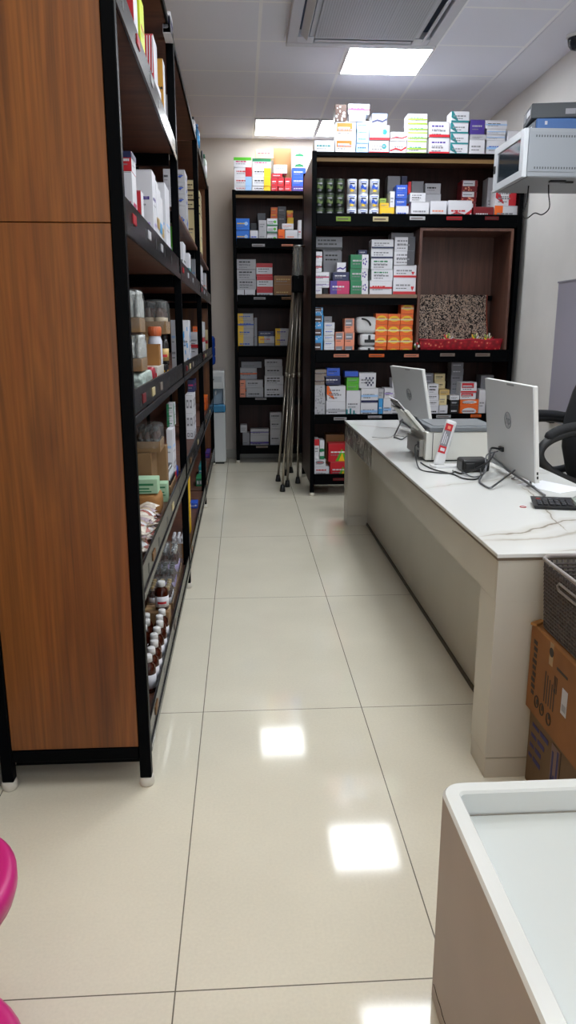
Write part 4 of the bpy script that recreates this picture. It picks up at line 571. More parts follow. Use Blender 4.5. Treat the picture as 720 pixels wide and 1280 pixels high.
    ('medicine_box', -0.3953, -0.344, 6.4937, 6.7937, 0.141, 0.2363, 'T lines:w','dark teal carton on the bottom side shelf behind the green squared box','box','goods on the bottom board of the side shelf', 0),
    ('medicine_box', -0.3845, -0.344, 7.5117, 7.802, 0.141, 0.1933, 'P lines:M','purple box on the bottom side shelf beyond the third post','box','goods on the bottom board of the side shelf', 0),
    ('medicine_box', -0.398, -0.344, 3.33, 3.41, 1.691, 2.0, 'W lines:O mid:d','first slim white box behind the lilac lettered carton','box','goods on the head height board of the side shelf', 0),
    ('medicine_box', -0.394, -0.344, 3.415, 3.495, 1.691, 1.985, 'W lines:L mid:l','second slim white box behind the lilac lettered carton','box','goods on the head height board of the side shelf', 0),
    ('medicine_box', -0.39, -0.344, 3.5, 3.58, 1.691, 1.965, 'W lines:L mid:d','third slim white box behind the lilac lettered carton','box','goods on the head height board of the side shelf', 0),
]
# ================================================================== SHELVING
RNG = random.Random(5)
def holder(lip, x0, x1, z0, z1, y, col, axis='y'):
    m = MB(); c = mat('ticket '+col, tuple(v*.62 for v in lin(PAL[col])), .5, spec=.3); q = (z1-z0)*.12; z0 += q; z1 -= q
    if axis == 'y':
        m.box(x0, x1, y-.004, y, z0, z1, c, .0015); m.box(x0+.01, x1-.02, y-.0046, y-.004, z0+(z1-z0)*.35, z0+(z1-z0)*.6, pm('H'))
    else:
        m.box(y, y+.004, x0, x1, z0, z1, c, .0015)
    m.build('label_ticket', lip)

def facing_unit(label, x0, x1, yf, yb, tickets, lips, name='shelving_unit', niche=None, open_boards=(), foot=True):
    t = thing(name, label, 'shelf', ((x0+x1)/2, (yf+yb)/2, 0))
    w = .036
    for (px, py) in ((x0, yf), (x1-w, yf), (x0, yb-w), (x1-w, yb-w)):
        p = MB().box(px, px+w, py, py+w, .03, 2.765, BLACK, .003).build('upright_post', t)
        MB().lathe([(.020, 0), (.022, .006), (.022, .028), (.018, .031)], (px+w/2, py+w/2, 0), mat('white foot cap', '#c9c4b8', .4), 12).build('foot_cap', p)
    for xs in (x0+.004, x1-.016):
        MB().box(xs, xs+.012, yf+w+.001, yb-w-.001, .10, 2.73, DARKWOOD, .001).build('side_panel', t)
    ybk = min(yb-.02, yf+.47)
    MB().box(x0+.018, x1-.018, ybk, ybk+.010, .10, 2.7585, DARKWOOD).build('back_panel', t)
    MB().box(x0+w, x1-w, yf+.002, yf+.030, 2.728, 2.759, BLACK, .002).build('top_rail', t)
    for z in (.14, .66, 1.18, 1.69, 2.25, 2.76):
        a, b = x0+.02, x1-.02
        if niche and z == 1.69: b = niche[0]-.004
        MB().box(a, b, yf+.033, ybk-.002, z-.022, z, BROWN).build('shelf_board', t)
        if z == 2.76:
            MB().box(x0+w, x1-w, yf+.033, yf+.05, 2.695, 2.722, TANEDGE).build('board_edge', t); continue
        if z in open_boards:
            e = MB().box(x0+w, b, yf+.012, yf+.032, z-.03, z-.002, mat('wood edge', '#7d6450', .5)); e.box(x0+w, b, yf+.02, yf+.05, z-.085, z-.031, BLACK); e.build('board_edge', t); continue
        hi = {.14: .195, .66: .709, 1.18: 1.243, 1.69: 1.755, 2.25: 2.309}[z]; lo = {.14: .10, .66: .627, 1.18: 1.141, 1.69: 1.655, 2.25: 2.212}[z]
        lp = MB().box(x0+w+.001, x1-w-.001, yf+.004, yf+.014, lo, hi, BLACK, .003)
        lp.box(x0+w+.001, x1-w-.001, yf+.014, yf+.045, lo, lo+.012, BLACK)
        lp = lp.build('front_lip', t)
        for (ta, tb, za, zb, c) in tickets:
            if lo-.02 < za < hi: holder(lp, ta, tb, max(za, lo+.008), min(zb, hi-.006), yf+.004, c)
    for z in (.14, .66, 1.18, 1.69, 2.25):
        if niche and z == 1.69: continue
        MB().box(x0+w, x1-w, ybk-.03, ybk-.004, z-.06, z-.023, BLACK).build('rear_rail', t)
    return t
FRT = [(.766, .883, 2.243, 2.288, 'g'), (1.062, 1.187, 2.243, 2.29, 'D'), (1.36, 1.486, 2.258, 2.293, 'W'), (1.66, 1.787, 2.26, 2.295, 'R'), (1.975, 2.089, 2.263, 2.298, 'r'),
       (.762, .89, 1.179, 1.212, 'S'), (1.058, 1.187, 1.179, 1.212, 'O'), (1.355, 1.479, 1.178, 1.211, 'S'), (1.661, 1.786, 1.184, 1.217, 'q'), (1.962, 2.087, 1.183, 1.217, 'q'),
       (.77, .88, .655, .687, 'w'), (1.064, 1.182, .67, .698, 'w'), (1.652, 1.779, .668, .70, 'w'), (1.951, 2.044, .671, .703, 'O'), (.771, .876, .131, .161, 'r')]
NX0, NX1 = 1.452, 2.226
wide = facing_unit('wide black framed dark wood shelf unit behind the counter, with a wooden niche', .572, 2.285, 6.29, 7.20, FRT, None, niche=(NX0, NX1), open_boards=(1.69,))
nl = MB(); yf = 6.30
nl.box(NX0, NX0+.022, yf, 6.74, 1.183, 2.205, NICHE, .001); nl.box(NX1-.022, NX1, yf, 6.74, 1.183, 2.205, NICHE, .001)
nl.box(NX0+.022, NX1-.022, yf, 6.74, 2.183, 2.205, NICHE, .001); nl.box(NX0+.022, NX1-.022, 6.73, 6.742, 1.183, 2.183, NICHE)
nl.build('niche_lining', wide)
MB().box(NX0+.023, NX1-.023, 6.685, 6.715, 1.655, 1.695, BLACK, .002).build('niche_rail', wide)
RST = [(.118, .248, 2.223, 2.257, 'w'), (.419, .534, 2.229, 2.255, 'S'), (.129, .252, 1.706, 1.737, 'w'), (.418, .543, 1.706, 1.738, 'C'), (.135, .254, .678, .709, 'w'), (.138, .267, .161, .189, 'q')]
facing_unit('narrow black shelf unit against the back wall at the aisle end', -.075, .92, 7.99, 8.32, RST, None)

# the long shelf down the left of the aisle, seen end on
t = thing('shelving_unit', 'long side shelf with orange-brown wooden end panel on the left of the aisle', 'shelf', (-.53, 5.0, 0))
LX0, LX1, w = -.765, -.303, .036
YP = [2.10, 3.96, 5.90, 7.84]
for y in YP:
    for x in (LX0, LX1-w):
        p = MB().box(x, x+w, y, y+w, .03, 2.77, BLACK, .003).build('upright_post', t)
        MB().lathe([(.021, 0), (.024, .006), (.024, .028), (.019, .031)], (x+w/2, y+w/2, 0), mat('white foot cap', '#c9c4b8', .4), 14).build('foot_cap', p)
MB().box(LX0+w+.001, LX1-w-.001, 2.108, 2.126, .137, 1.674, WOOD, .001).build('end_panel', t)
MB().box(LX0+w+.001, LX1-w-.001, 2.108, 2.126, 1.6765, 2.765, WOOD, .001).build('end_panel', t)
MB().box(LX0+w+.001, LX1-w-.001, YP[3]+.008, YP[3]+.026, .137, 2.765, WOOD, .001).build('end_panel', t)
MB().box(LX0+w+.001, LX1-w-.001, 2.102, 2.13, .098, .135, BLACK, .002).build('bottom_bar', t)
for i in range(3):
    ya, yb = YP[i]+w, YP[i+1]
    MB().box(LX0+.004, LX0+.012, ya+.002, yb-.002, .14, 2.75, BROWN).build('back_panel', t)
    for z in (.14, .66, 1.18, 1.69, 2.25, 2.76):
        if z == 2.25 and i > 0: z = 2.00
        MB().box(LX0+.014, LX1-.018, ya+.002, yb-.002, z-.020, z, BROWN).build('shelf_board', t)
        if z == 2.76:
            MB().box(LX1-.017, LX1-.005, ya+.001, yb-.001, 2.735, 2.765, BLACK, .002).build('top_rail', t)
            continue
        for yy in (ya+.004, yb-.034):
            MB().box(LX0+w, LX1-w-.002, yy, yy+.03, z-.075, z-.021, BLACK).build('cross_rail', t)
        if z == 2.00: continue
        hi = {.14: .195, .66: .712, 1.18: 1.235, 1.69: 1.752, 2.25: 2.295}[z]; lo = {.14: .10, .66: .605, 1.18: 1.135, 1.69: 1.650, 2.25: 2.20}[z]
        LIP = mat('black gloss lip', '#15161a', .24)
        lm = MB(); zf = lo+.028
        lm.box(LX1-.012, LX1-.004, ya+.001, yb-.001, zf+.001, hi, LIP, .002); lm.box(LX1-.008, LX1+.001, ya+.001, yb-.001, lo, zf-.001, LIP, .002)
        for k in range(6):
            yy = ya+.16+k*(yb-ya-.3)/5
            lm.box(LX1-.0045, LX1-.0035, yy-.012, yy+.012, zf+.012, zf+.045, BLACKP)
        lp = lm.build('front_lip', t)
        tk = {1.69: [('R', .10), ('W', .30), ('w', .52)], 1.18: [('r', .12), ('D', .26), ('q', .40)], .66: [('C', .16), ('D', .55)], .14: [('C', .10), ('q', .5)], 2.25: [('R', .25), ('w', .45)]}[z]
        for c, f in tk:
            yy = ya+f*(yb-ya); holder(lp, yy-.035, yy+.035, zf+.014, min(hi-.01, zf+.052), LX1-.004, c, 'x')

# ================================================================== CARTONS on the shelves
def tri_pts(w, h, pts): return [(u*w, v*h) for u, v in pts]
def mark_polys(style, w, h, rng, side=False):
    out = []; parts = style.split()[1:]; blocks = 0; nl = sum(p.startswith('lines') for p in parts); li = 0
    def R(u0, v0, u1, v1, c): out.append(([(u0, v0), (u1, v0), (u1, v1), (u0, v1)], c))
    for p in parts:
        k, _, c = p.partition(':'); c = c or 'E'
        if k == 'top': R(0, .68, 1, 1, c)
        elif k == 'bot': R(0, 0, 1, .17, c)
        elif k == 'mid': R(.0, .40, 1, .54, c)
        elif k == 'left': R(0, 0, .36, 1, c)
        elif k == 'right': R(.64, 0, 1, 1, c)
        elif k == 'panel': R(.06, .45, .82, .93, c); R(.12, .62, .7, .70, 'W' if c != 'W' else 'E')
        elif k == 'circ': out.append(([(.76+.13*math.cos(a*.5236), .55+.13*w/h*math.sin(a*.5236)) for a in range(12)], c))
        elif k == 'oval': out.append(([(.5+.40*math.cos(a*.4488), .55+.27*math.sin(a*.4488)) for a in range(14)], c)); R(.25, .5, .75, .6, 'R')
        elif k == 'diag': out.append(([(0, 1), (0, .45), (.35, .12), (.22, .12), (0, .3)][:3]+[(.42, .12), (.10, 1)], c))
        elif k == 'tri': out.append(([(.35, .04), (.98, .04), (.66, .72)], c)); out.append(([(.5, .04), (.8, .04), (.68, .5)], 'Y'))
        elif k == 'hill': out.append(([(.15, .1), (.9, .1), (.8, .3), (.55, .42), (.3, .32)], c))
        elif k == 'wave': out.append(([(0, .18), (.35, .34), (.7, .22), (1, .46), (1, .62), (.7, .38), (.35, .5), (0, .32)], c))
        elif k == 'skyline':
            x = .0
            for i in range(8): R(x, 0, x+.115, .10+.28*rng.random(), c); x += .125
        elif k == 'bird': out.append(([(.3, .42), (.55, .62), (.85, .5), (.6, .38), (.5, .25)], c))
        elif k == 'flower':
            for a in range(5):
                q = a*1.2566; cx, cy = .8+.09*math.cos(q), .5+.2*math.sin(q); out.append(([(cx-.05, cy), (cx, cy-.1), (cx+.05, cy), (cx, cy+.1)], c))
        elif k == 'heart': out.append(([(.85, .2), (.92, .42), (.88, .5), (.85, .44), (.82, .5), (.78, .42)], c))
        elif k == 'check':
            for i in range(5):
                for j in range(4):
                    if (i+j) % 2: R(.38+i*.1, .14+j*.15, .47+i*.1, .27+j*.15, c)
        elif k == 'pat':
            for i in range(14): u, v = rng.random()*.84, rng.random()*.8; R(u, v, u+.05+.1*rng.random(), v+.06+.1*rng.random(), c)
        elif k == 'squares':
            for u in (.14, .58): R(u, .25, u+.3, .72, c); R(u+.08, .37, u+.22, .6, 'W')
        elif k == 'ws':
            if side: out.insert(0, ([(0, 0), (1, 0), (1, 1), (0, 1)], 'W'))
        elif k == 'stripes':
            for i in range(4): u = .05+i*.25; out.append(([(u, .55), (u+.1, .55), (u+.2, .98), (u+.1, .98)], c))
        elif k == 'lines':
            v = .66-li*.30 if nl > 1 else .5; li += 1; u = .12
            if h*.14 < .006 and nl == 1: v = .42
            while u < .72:
                l = .05+.13*rng.random(); R(u, v, min(u+l, .8), v+min(.13, .012/h), c); u += l+.03
            u = .12; v2 = v-min(.2, .022/h)
            while u < .55 and v2 > .06:
                l = .04+.1*rng.random(); R(u, v2, u+l, v2+min(.07, .006/h), 'E' if c != 'E' else 'e'); u += l+.025
    return out
def carton(name, x0, x1, y0, y1, z0, z1, style, label, cat, group, rot):
    rng = random.Random(label); base = pm(style.split()[0]); m = MB(); w, d, h = x1-x0, y1-y0, z1-z0
    m.box(x0, x1, y0, y1, z0, z1, base, .0012)
    e = .0004
    for i, (poly, c) in enumerate(mark_polys(style, w, h, rng)):
        o = e*(1+i*.5)*1.2
        m.face([(x0+u*w, y0-o, z0+v*h) for u, v in poly], pm(c))
    for i, (poly, c) in enumerate(mark_polys(style, d, h, rng, True)):
        o = e*(1+i*.5)*1.2
        m.face([(x1+o, y0+u*d, z0+v*h) for u, v in poly], pm(c))
    s = mat('carton seam', '#77757a', .6)      # the tuck flap's edge
    if min(w, h) > .03: m.face([(x0+.003, y0-e*.8, z1-.004), (x1-.003, y0-e*.8, z1-.004), (x1-.003, y0-e*.8, z1-.0028), (x0+.003, y0-e*.8, z1-.0028)], s)
    if 'word' in style: m.text('zyme', w*.42, pm('K'), Matrix.Translation((x0+w*.5, y0-.003, z0+h*.66)) @ Matrix.Rotation(math.pi/2, 4, 'X'), .0008)
    return tag(m.build(name), label, cat, group)
for c in CARTONS: carton(*c)
# ================================================================== TINS on the high shelf
def make_tin(name, dark):
    t = thing(name, None, 'tin', (0, 0, 0), 'nutrition tins on the high shelf')
    r, h = .0395, .108
    body = mat('dark green tin' if dark else 'white tin', '#1f2a20' if dark else '#dfe2ea', .35)
    m = MB(); m.lathe([(r, 0), (r, h*.93), (r*.97, h*.95)], (0, 0, 0), body, 22)
    c1, c2 = (mat('tin olive print', '#56693a', .45), pm('e')) if dark else (pm('B'), pm('Y'))
    for (a0, a1, z0, z1, c) in ((-2.2, -1.0, .30, .52, c1), (-2.0, -1.3, .12, .26, c2), (-2.1, -1.1, .62, .72, pm('E') if dark else pm('N')), (-2.3, -.9, .78, .83, c1)):
        n = 6; rr = r+.0006; vs = []; fs = []
        for k in range(n+1):
            a = a0+(a1-a0)*k/n; dz = .10*h*math.sin(k*1.1) if z0 == .30 else 0
            vs += [(rr*math.cos(a), rr*math.sin(a), z0*h+dz*.5), (rr*math.cos(a), rr*math.sin(a), z1*h+dz)]
        for k in range(n): fs.append((2*k, 2*k+2, 2*k+3, 2*k+1))
        m.raw(vs, fs, c)
    m.build('tin_body', t)
    MB().lathe([(r*1.01, h*.955), (r*1.02, h*.965), (r*1.02, h*.995), (r*.9, h)], (0, 0, 0), mat('tin lid dark', '#3a4038', .3) if dark else mat('tin lid white', '#c9cdd6', .3), 22).build('lid', t)
    return t
dk, wt = make_tin('nutrition_tin', 1), make_tin('nutrition_tin', 0); used = set()
for cols, proto, nm in (((.642, .722, .803), dk, 'dark green round tin'), ((.903, .996, 1.086), wt, 'white round tin with a blue and yellow print')):
    for ci, cx in enumerate(cols):
        for ri in range(3):
            lab = '%s, %s row, %s column of its three' % (nm, ('bottom', 'middle', 'top')[ri], ('left', 'middle', 'right')[ci])
            loc = (cx, 6.395+.004*((ci+ri) % 2), 2.2505+.1088*ri)
            if proto not in used: proto.location = loc; proto['label'] = lab; used.add(proto)
            else: copy_tree(proto, loc, lab)

# white strapped packs beside the orange boxes
def puffy(name, x0, x1, y0, y1, z0, z1, m, amp, rng, n=9, sx=.5):
    b = bmesh.new(); bmesh.ops.create_cube(b, size=2); bmesh.ops.subdivide_edges(b, edges=list(b.edges), cuts=n, use_grid_fill=True)
    for v in b.verts:
        c = v.co.copy(); L = (abs(c.x)**5+abs(c.y)**5+abs(c.z)**5)**.2; c = c/L
        k = 1+amp*(rng.random()-.5)
        v.co = Vector(((x0+x1)/2+c.x*k*(x1-x0)/2, (y0+y1)/2+c.y*k*(y1-y0)/2, (z0+z1)/2+c.z*(z1-z0)/2))
    b.verts.index_update(); mb = MB().raw([v.co.copy() for v in b.verts], [[v.index for v in f.verts] for f in b.faces], m, True); b.free(); return mb
WBAG = mat('white padded bag', '#d4d4d6', .5, bump=.3, bscale=40)
for lab, x0, x1, z0, z1, st in (('lowest white padded pack with a dark strap beside the orange boxes', .987, 1.128, 1.181, 1.268, 1), ('middle white padded pack with a dark strap beside the orange boxes', .987, 1.128, 1.270, 1.374, 1), ('rounded white padded bag lying on top of the strapped packs', .955, 1.135, 1.376, 1.512, 0)):
    t = thing('padded_pack', lab, 'pack', ((x0+x1)/2, 6.42, z0), 'white padded packs')
    puffy('b', x0, x1, 6.35, 6.49, z0, z1, WBAG, .02, RNG).build('pack_body', t)
    s = MB()
    if st: s.box(x0+.04, x1-.015, 6.344, 6.351, z0+.03, z0+.056, BLACKP, .002); s.box((x0+x1)/2, (x0+x1)/2+.02, 6.342, 6.350, z0+.05, z1-.012, BLACKP, .002)
    else: s.tube(bez((1.0, 6.352, 1.495), (1.06, 6.33, 1.49), (1.075, 6.346, 1.44), 8), .007, BLACKP)
    tag(s.build('strap', t), 'black strap')

# ------------------------------------------------------------------ niche: patterned cloth, red tray, ornaments
PAIS = mat('paisley cloth', '#c2b2a4', .8); tt, N, K, b = nodes(PAIS)
tc = N.new('ShaderNodeTexCoord'); no = N.new('ShaderNodeTexNoise'); no.inputs['Scale'].default_value = 42; no.inputs['Detail'].default_value = 2; no.inputs['Distortion'].default_value = 2.2
K.new(tc.outputs['Object'], no.inputs['Vector'])
r = ramp(N, [(.42, '#16100f'), (.50, '#3d2620'), (.53, '#d2c2b4'), (.62, '#a98b76')]); K.new(no.outputs['Fac'], r.inputs['Fac']); K.new(r.outputs['Color'], b.inputs['Base Color'])
t = thing('patterned_cloth', 'black and cream paisley cloth hanging in the wooden niche', 'cloth', (1.85, 6.66, 1.28))
nx, nz = 40, 24; vs = []; fs = []
for j in range(nz+1):
    for i in range(nx+1):
        u, v = i/nx, j/nz; x = 1.545+.60*u-.03*(1-v)*(1-u); z = 1.262+v*.44
        fold = .018*math.sin(9*(abs(u-.55)+.55*v))+.012*math.sin(23*u+3*v)*(1-v)
        vs.append((x, 6.655+fold-.045*(1-v), z))
for j in range(nz):
    for i in range(nx): a = j*(nx+1)+i; fs.append((a, a+1, a+nx+2, a+nx+1))
n0 = len(vs); vs += [(x, y+.004, z) for x, y, z in vs]; fs += [tuple(n0+k for k in f[::-1]) for f in fs]
MB().raw(vs, fs, PAIS, True).build('cloth_sheet', t)
fr = MB(); FRG = mat('rust fringe', '#8a4030', .8)
for k in (0, nx):
    pts = [vs[j*(nx+1)+k] for j in range(nz+1)]; fr.tube([(x+(-.006 if k == 0 else .006), y, z) for x, y, z in pts], .006, FRG, 6)
fr.build('fringe', t)
REDP = mat('red gilt brocade', '#b3122a', .45); tt, N, K, b = nodes(REDP)
tc = N.new('ShaderNodeTexCoord'); no = N.new('ShaderNodeTexVoronoi'); no.inputs['Scale'].default_value = 30
K.new(tc.outputs['Object'], no.inputs['Vector']); r = ramp(N, [(.16, '#d98f6a'), (.24, '#c4172c'), (.7, '#8a0d1d')]); K.new(no.outputs['Distance'], r.inputs['Fac']); K.new(r.outputs['Color'], b.inputs['Base Color'])
t = thing('decorative_tray', 'long red patterned tray on the floor of the wooden niche', 'tray', (1.85, 6.45, 1.181))
m = MB(); x0, x1, y0, y1, zb, zt = 1.50, 2.195, 6.345, 6.56, 1.1815, 1.318
def ring(o, z, n=10):
    P = []; cx, cy, hx, hy = (x0+x1)/2, (y0+y1)/2, (x1-x0)/2+o, (y1-y0)/2+o
    for s, e in ((0, 0), (1, 0), (1, 1), (0, 1)):
        q = [(-hx, -hy), (hx, -hy), (hx, hy), (-hx, hy)]
        i = [(0, 0), (1, 0), (1, 1), (0, 1)].index((s, e)); a, b_ = q[i], q[(i+1) % 4]
        for k in range(n): P.append((cx+a[0]+(b_[0]-a[0])*k/n, cy+a[1]+(b_[1]-a[1])*k/n, z+.005*math.sin(k*2.1+i)*(z > zb+.01)))
    return P
rings = [ring(-.02, zb), ring(-.006, zb+.06), ring(.008, zt), ring(-.004, zt), ring(-.024, zb+.03)]
vs = sum(rings, []); q = 40; fs = [(i*q+k, i*q+(k+1) % q, (i+1)*q+(k+1) % q, (i+1)*q+k) for i in range(4) for k in range(q)]+[tuple(range(q))[::-1], tuple(range(4*q, 5*q))]
m.raw(vs, fs, REDP, False).build('tray_body', t)
MB().tube([(x, y, z+.004) for x, y, z in ring(.006, zt)], .006, mat('dark red rim', '#a3152a', .5), 6, True).build('rim', t)
for i, (x, lab) in enumerate(((1.745, 'left festive ornament of gold sticks in the red tray'), (1.985, 'middle festive ornament with a green plume in the red tray'), (2.095, 'right festive ornament with cream sticks in the red tray'))):
    t = thing('festive_ornament', lab, 'ornament', (x, 6.40, 1.225), 'ornaments in the red tray')
    m = MB(); m.lathe([(.02, 0), (.03, .02), (.022, .09), (.012, .11)], (x, 6.40, 1.225), pm('R'), 12); m.build('base_cone', t)
    m = MB()
    for k in range(6):
        a = -1.1+k*.44; L = .058+.018*(k % 2)
        m.tube([(x, 6.40, 1.31), (x+.7*math.sin(a)*L, 6.39, 1.318+.8*math.cos(a)*L)], [.007, .004], pm('DRYgDW'[(k+i) % 6]), 6)
    m.build('stick_fan', t)
    MB().lathe([(.006, 0), (.010, .02), (.004, .045), (.001, .055)], (x, 6.395, 1.325), mat('faded green plume', '#56663c', .6), 8).build('plume', t)
t = thing('festive_ornament', 'small white and green flower bundle at the left end of the tray', 'ornament', (1.462, 6.325, 1.251))
m = MB()
for k in range(7): a = k*.9; m.lathe([(.003, -.012), (.014, -.004), (.014, .006), (.004, .014)], (1.468+.014*math.cos(a)*(k > 0), 6.32+.012*math.sin(a)*(k > 0), 1.268+.012*(k % 3)), pm('WgWvWRW'[k]), 8)
m.build('flower_heads', t)

# ================================================================== GOODS on the long side shelf
def bottle(label, x, y, z, h, r, body, cap, lab, name='medicine_bottle', group=None, labmat=None, neck=.35, lid_label=None):
    t = thing(name, label, 'bottle', (x, y, z), group); hb = h*(1-neck*.55)
    MB().lathe([(r*.9, 0), (r, .004), (r, hb*.78), (r*.82, hb*.9), (r*.45, hb), (r*.42, h*.88)], (x, y, z), body, 16).build('bottle_body', t)
    MB().lathe([(r*.56, h*.82), (r*.58, h*.985), (r*.5, h)], (x, y, z), cap, 14).build('cap', t)
    lm = MB().lathe([(r*1.015, hb*.16), (r*1.015, hb*.62)], (x, y, z), labmat or pm('W'), 16)
    if lab:
        n = 5; rr = r*1.03; vs = []; fs = []
        for k in range(n+1): a = -2.1+1.3*k/n; vs += [(x+rr*math.cos(a), y+rr*math.sin(a), z+hb*.3), (x+rr*math.cos(a), y+rr*math.sin(a), z+hb*.40)]
        for k in range(n): fs.append((2*k, 2*k+2, 2*k+3, 2*k+1))
        lm.raw(vs, fs, pm(lab))
    lm.build('paper_label', t); return t
GOLD = mat('gold cap', '#b39555', .3, .7); WCAP = mat('white screw cap', '#d9d9d9', .4); BCAP = mat('black cap', '#17171a', .4); SCAP = mat('silver cap', '#b9bcc0', .25, .8)
# bottom board, near bay: two rows of amber syrup bottles
ab = None; k = 0; G = 'amber syrup bottles with white caps on the bottom side shelf'
for row, xx, n, nm in ((0, -.345, 8, 'aisle row'), (1, -.400, 7, 'inner row')):
    for i in range(n):
        loc = (xx+.004*((i*7) % 3-1), 2.475+row*.02+i*.063, .1405)
        lab = 'amber white-capped syrup bottle, bottom side shelf, %s, %s from near post' % (nm, ('first', 'second', 'third', 'fourth', 'fifth', 'sixth', 'seventh', 'eighth')[i])
        if ab is None: ab = bottle(lab, *loc, .140, .026, AMBER, WCAP, None, group=G)
        else: copy_tree(ab, loc, lab)
bottle('large amber bottle with red banded label on the bottom side shelf', -.357, 3.03, .2405, .125, .029, AMBER, WCAP, 'R')
def open_tray(name, label, x0, x1, y0, y1, z, h, m, th=.004, group=None, cat='tray'):
    b = MB(); b.box(x0, x1, y0, y1, z, z+th, m); b.box(x0, x1, y0, y0+th, z+th, z+h, m); b.box(x0, x1, y1-th, y1, z+th, z+h, m)
    b.box(x0, x0+th, y0+th, y1-th, z+th, z+h, m); b.box(x1-th, x1, y0+th, y1-th, z+th, z+h, m)
    return tag(b.build(name), label, cat, group)
tag(MB().box(-.43, -.325, 2.985, 3.08, .1405, .240, CARD2, .002).box(-.43, -.325, 3.02, 3.045, .2401, .2404, mat('packing tape', '#b59a70', .3)).build('cardboard_carton'), 'small brown carton under the large amber bottle on the bottom side shelf', 'box')
# three shrink wrapped trays stacked one behind the other
def wrapped_tray(label, x0, x1, y0, y1, z, th, bh, n, cap, body, labm, wrap=True):
    t = thing('wrapped_bottle_tray', label, 'bottle pack', ((x0+x1)/2, (y0+y1)/2, z), 'shrink wrapped trays of bottles on the side shelf')
    b = MB(); e = .004
    b.box(x0, x1, y0, y1, z, z+e, CARD2); b.box(x0, x1, y0, y0+e, z+e, z+th, CARD2); b.box(x0, x1, y1-e, y1, z+e, z+th, CARD2)
    b.box(x0, x0+e, y0+e, y1-e, z+e, z+th, CARD2); b.box(x1-e, x1, y0+e, y1-e, z+e, z+th, CARD2); b.build('cardboard_tray', t)
    w = (x1-x0-.012)/n; ny = max(1, int((y1-y0-.01)/w)); r = w*.48
    for i in range(n):
        for j in range(ny):
            x, y, zz = x0+.006+w*(i+.5), y0+.006+w*(j+.5), z+e+.0005
            m = MB().lathe([(r*.92, 0), (r, .004), (r, bh*.62), (r*.5, bh*.78), (r*.45, bh*.84)], (x, y, zz), body, 12)
            bo = m.build('bottle', t); MB().lathe([(r*.6, bh*.81), (r*.6, bh*.99), (r*.5, bh)], (x, y, zz), cap, 12).build('cap', bo)
            MB().lathe([(r*1.02, bh*.2), (r*1.02, bh*.5)], (x, y, zz), labm, 12).build('paper_label', bo)
    if wrap: puffy('w', x0-.006, x1+.006, y0-.008, y1+.008, z+.004, z+e+bh+.012, WRAP, .05, RNG, 10).build('shrink_wrap', t)
    return t
wrapped_tray('lowest wrapped tray of gold capped bottles on the bottom side shelf', -.455, -.337, 3.28, 3.44, .1405, .03, .10, 3, GOLD, AMBER, pm('W'))
wrapped_tray('wrapped tray of dark bottles with lilac labels, second tray back', -.455, -.337, 3.46, 3.62, .1405, .045, .125, 3, BCAP, AMBER, pm('p'))
wrapped_tray('wrapped tray of silver capped bottles, bottom side shelf, nearest the second post', -.440, -.337, 3.68, 3.84, .1405, .05, .165, 2, SCAP, AMBER, pm('p'))
for nm, y, z, lab in (('a', 4.08, .1405, 'open brown carton of white topped vials behind the second post'),):
    open_tray('open_carton', lab, -.42, -.337, y, y+.16, z, .085, CARD, cat='box')
    for i in range(3):
        for j in range(4):
            x, yy = -.405+i*.026, y+.022+j*.036
            tag(MB().lathe([(.011, 0), (.011, .085), (.007, .095), (.009, .097), (.009, .112), (.007, .114)], (x, yy, z+.005), pm('W'), 10).build('vial'), 'white topped vial standing in the open brown carton', 'vial', 'vials in the brown carton')
# ---- low board (z .66), near bay
tag(puffy('c', -.45, -.337, 2.93, 3.10, .661, .76, CARD, .004, RNG, 4).build('cardboard_carton'), 'brown cardboard box low on the side shelf under the green label carton', 'box')
def soft_box(name, label, x0, x1, y0, y1, z0, z1, m, marks=(), group=None, cat='box'):
    b = MB().box(x0, x1, y0, y1, z0, z1, m, .002); w, h = x1-x0, z1-z0
    for i, (u0, v0, u1, v1, c) in enumerate(marks): o = .0006+.0003*i; b.face([(x0+u0*w, y0-o, z0+v0*h), (x0+u1*w, y0-o, z0+v0*h), (x0+u1*w, y0-o, z0+v1*h), (x0+u0*w, y0-o, z0+v1*h)], pm(c))
    return tag(b.build(name), label, cat, group)
PGREEN = mat('pale green carton', '#a9cfae', .5)
soft_box('medicine_box', 'pale green carton with dark print on the brown cardboard box', -.43, -.345, 2.95, 3.03, .7615, .822, PGREEN, ((.1, .55, .8, .7, 'G'), (.1, .3, .6, .4, 'G'), (.1, .12, .7, .2, 'G')))
soft_box('medicine_box', 'upright pale green carton on the low side shelf', -.380, -.338, 3.24, 3.31, .661, .745, PGREEN, ((.1, .75, .8, .83, 'G'), (.1, .5, .7, .56, 'G'), (.1, .35, .8, .4, 'G')))
DTRAY = mat('black vial tray', '#1b1a1b', .4)
def vial_tray(label, x0, x1, y0, y1, z, nx, ny, vlabel, vgroup, vh=.06):
    open_tray('vial_tray', label, x0, x1, y0, y1, z, .022, DTRAY)
    dx, dy = (x1-x0-.012)/nx, (y1-y0-.012)/ny; proto = None
    for i in range(nx):
        for j in range(ny):
            loc = (x0+.006+dx*(i+.5), y0+.006+dy*(j+.5), z+.0045)
            if proto is None:
                proto = thing('vial', vlabel, 'vial', loc, vgroup); r = min(dx, dy)*.46
                MB().lathe([(r*.95, 0), (r, .003), (r, vh*.62), (r*.5, vh*.74), (r*.5, vh*.78)], loc, mat('clear vial', '#c9cfd2', .15), 10).build('glass_body', proto)
                MB().lathe([(r*.72, vh*.78), (r*.75, vh*.98), (r*.6, vh)], loc, SCAP, 10).build('cap', proto)
            else: copy_tree(proto, loc)
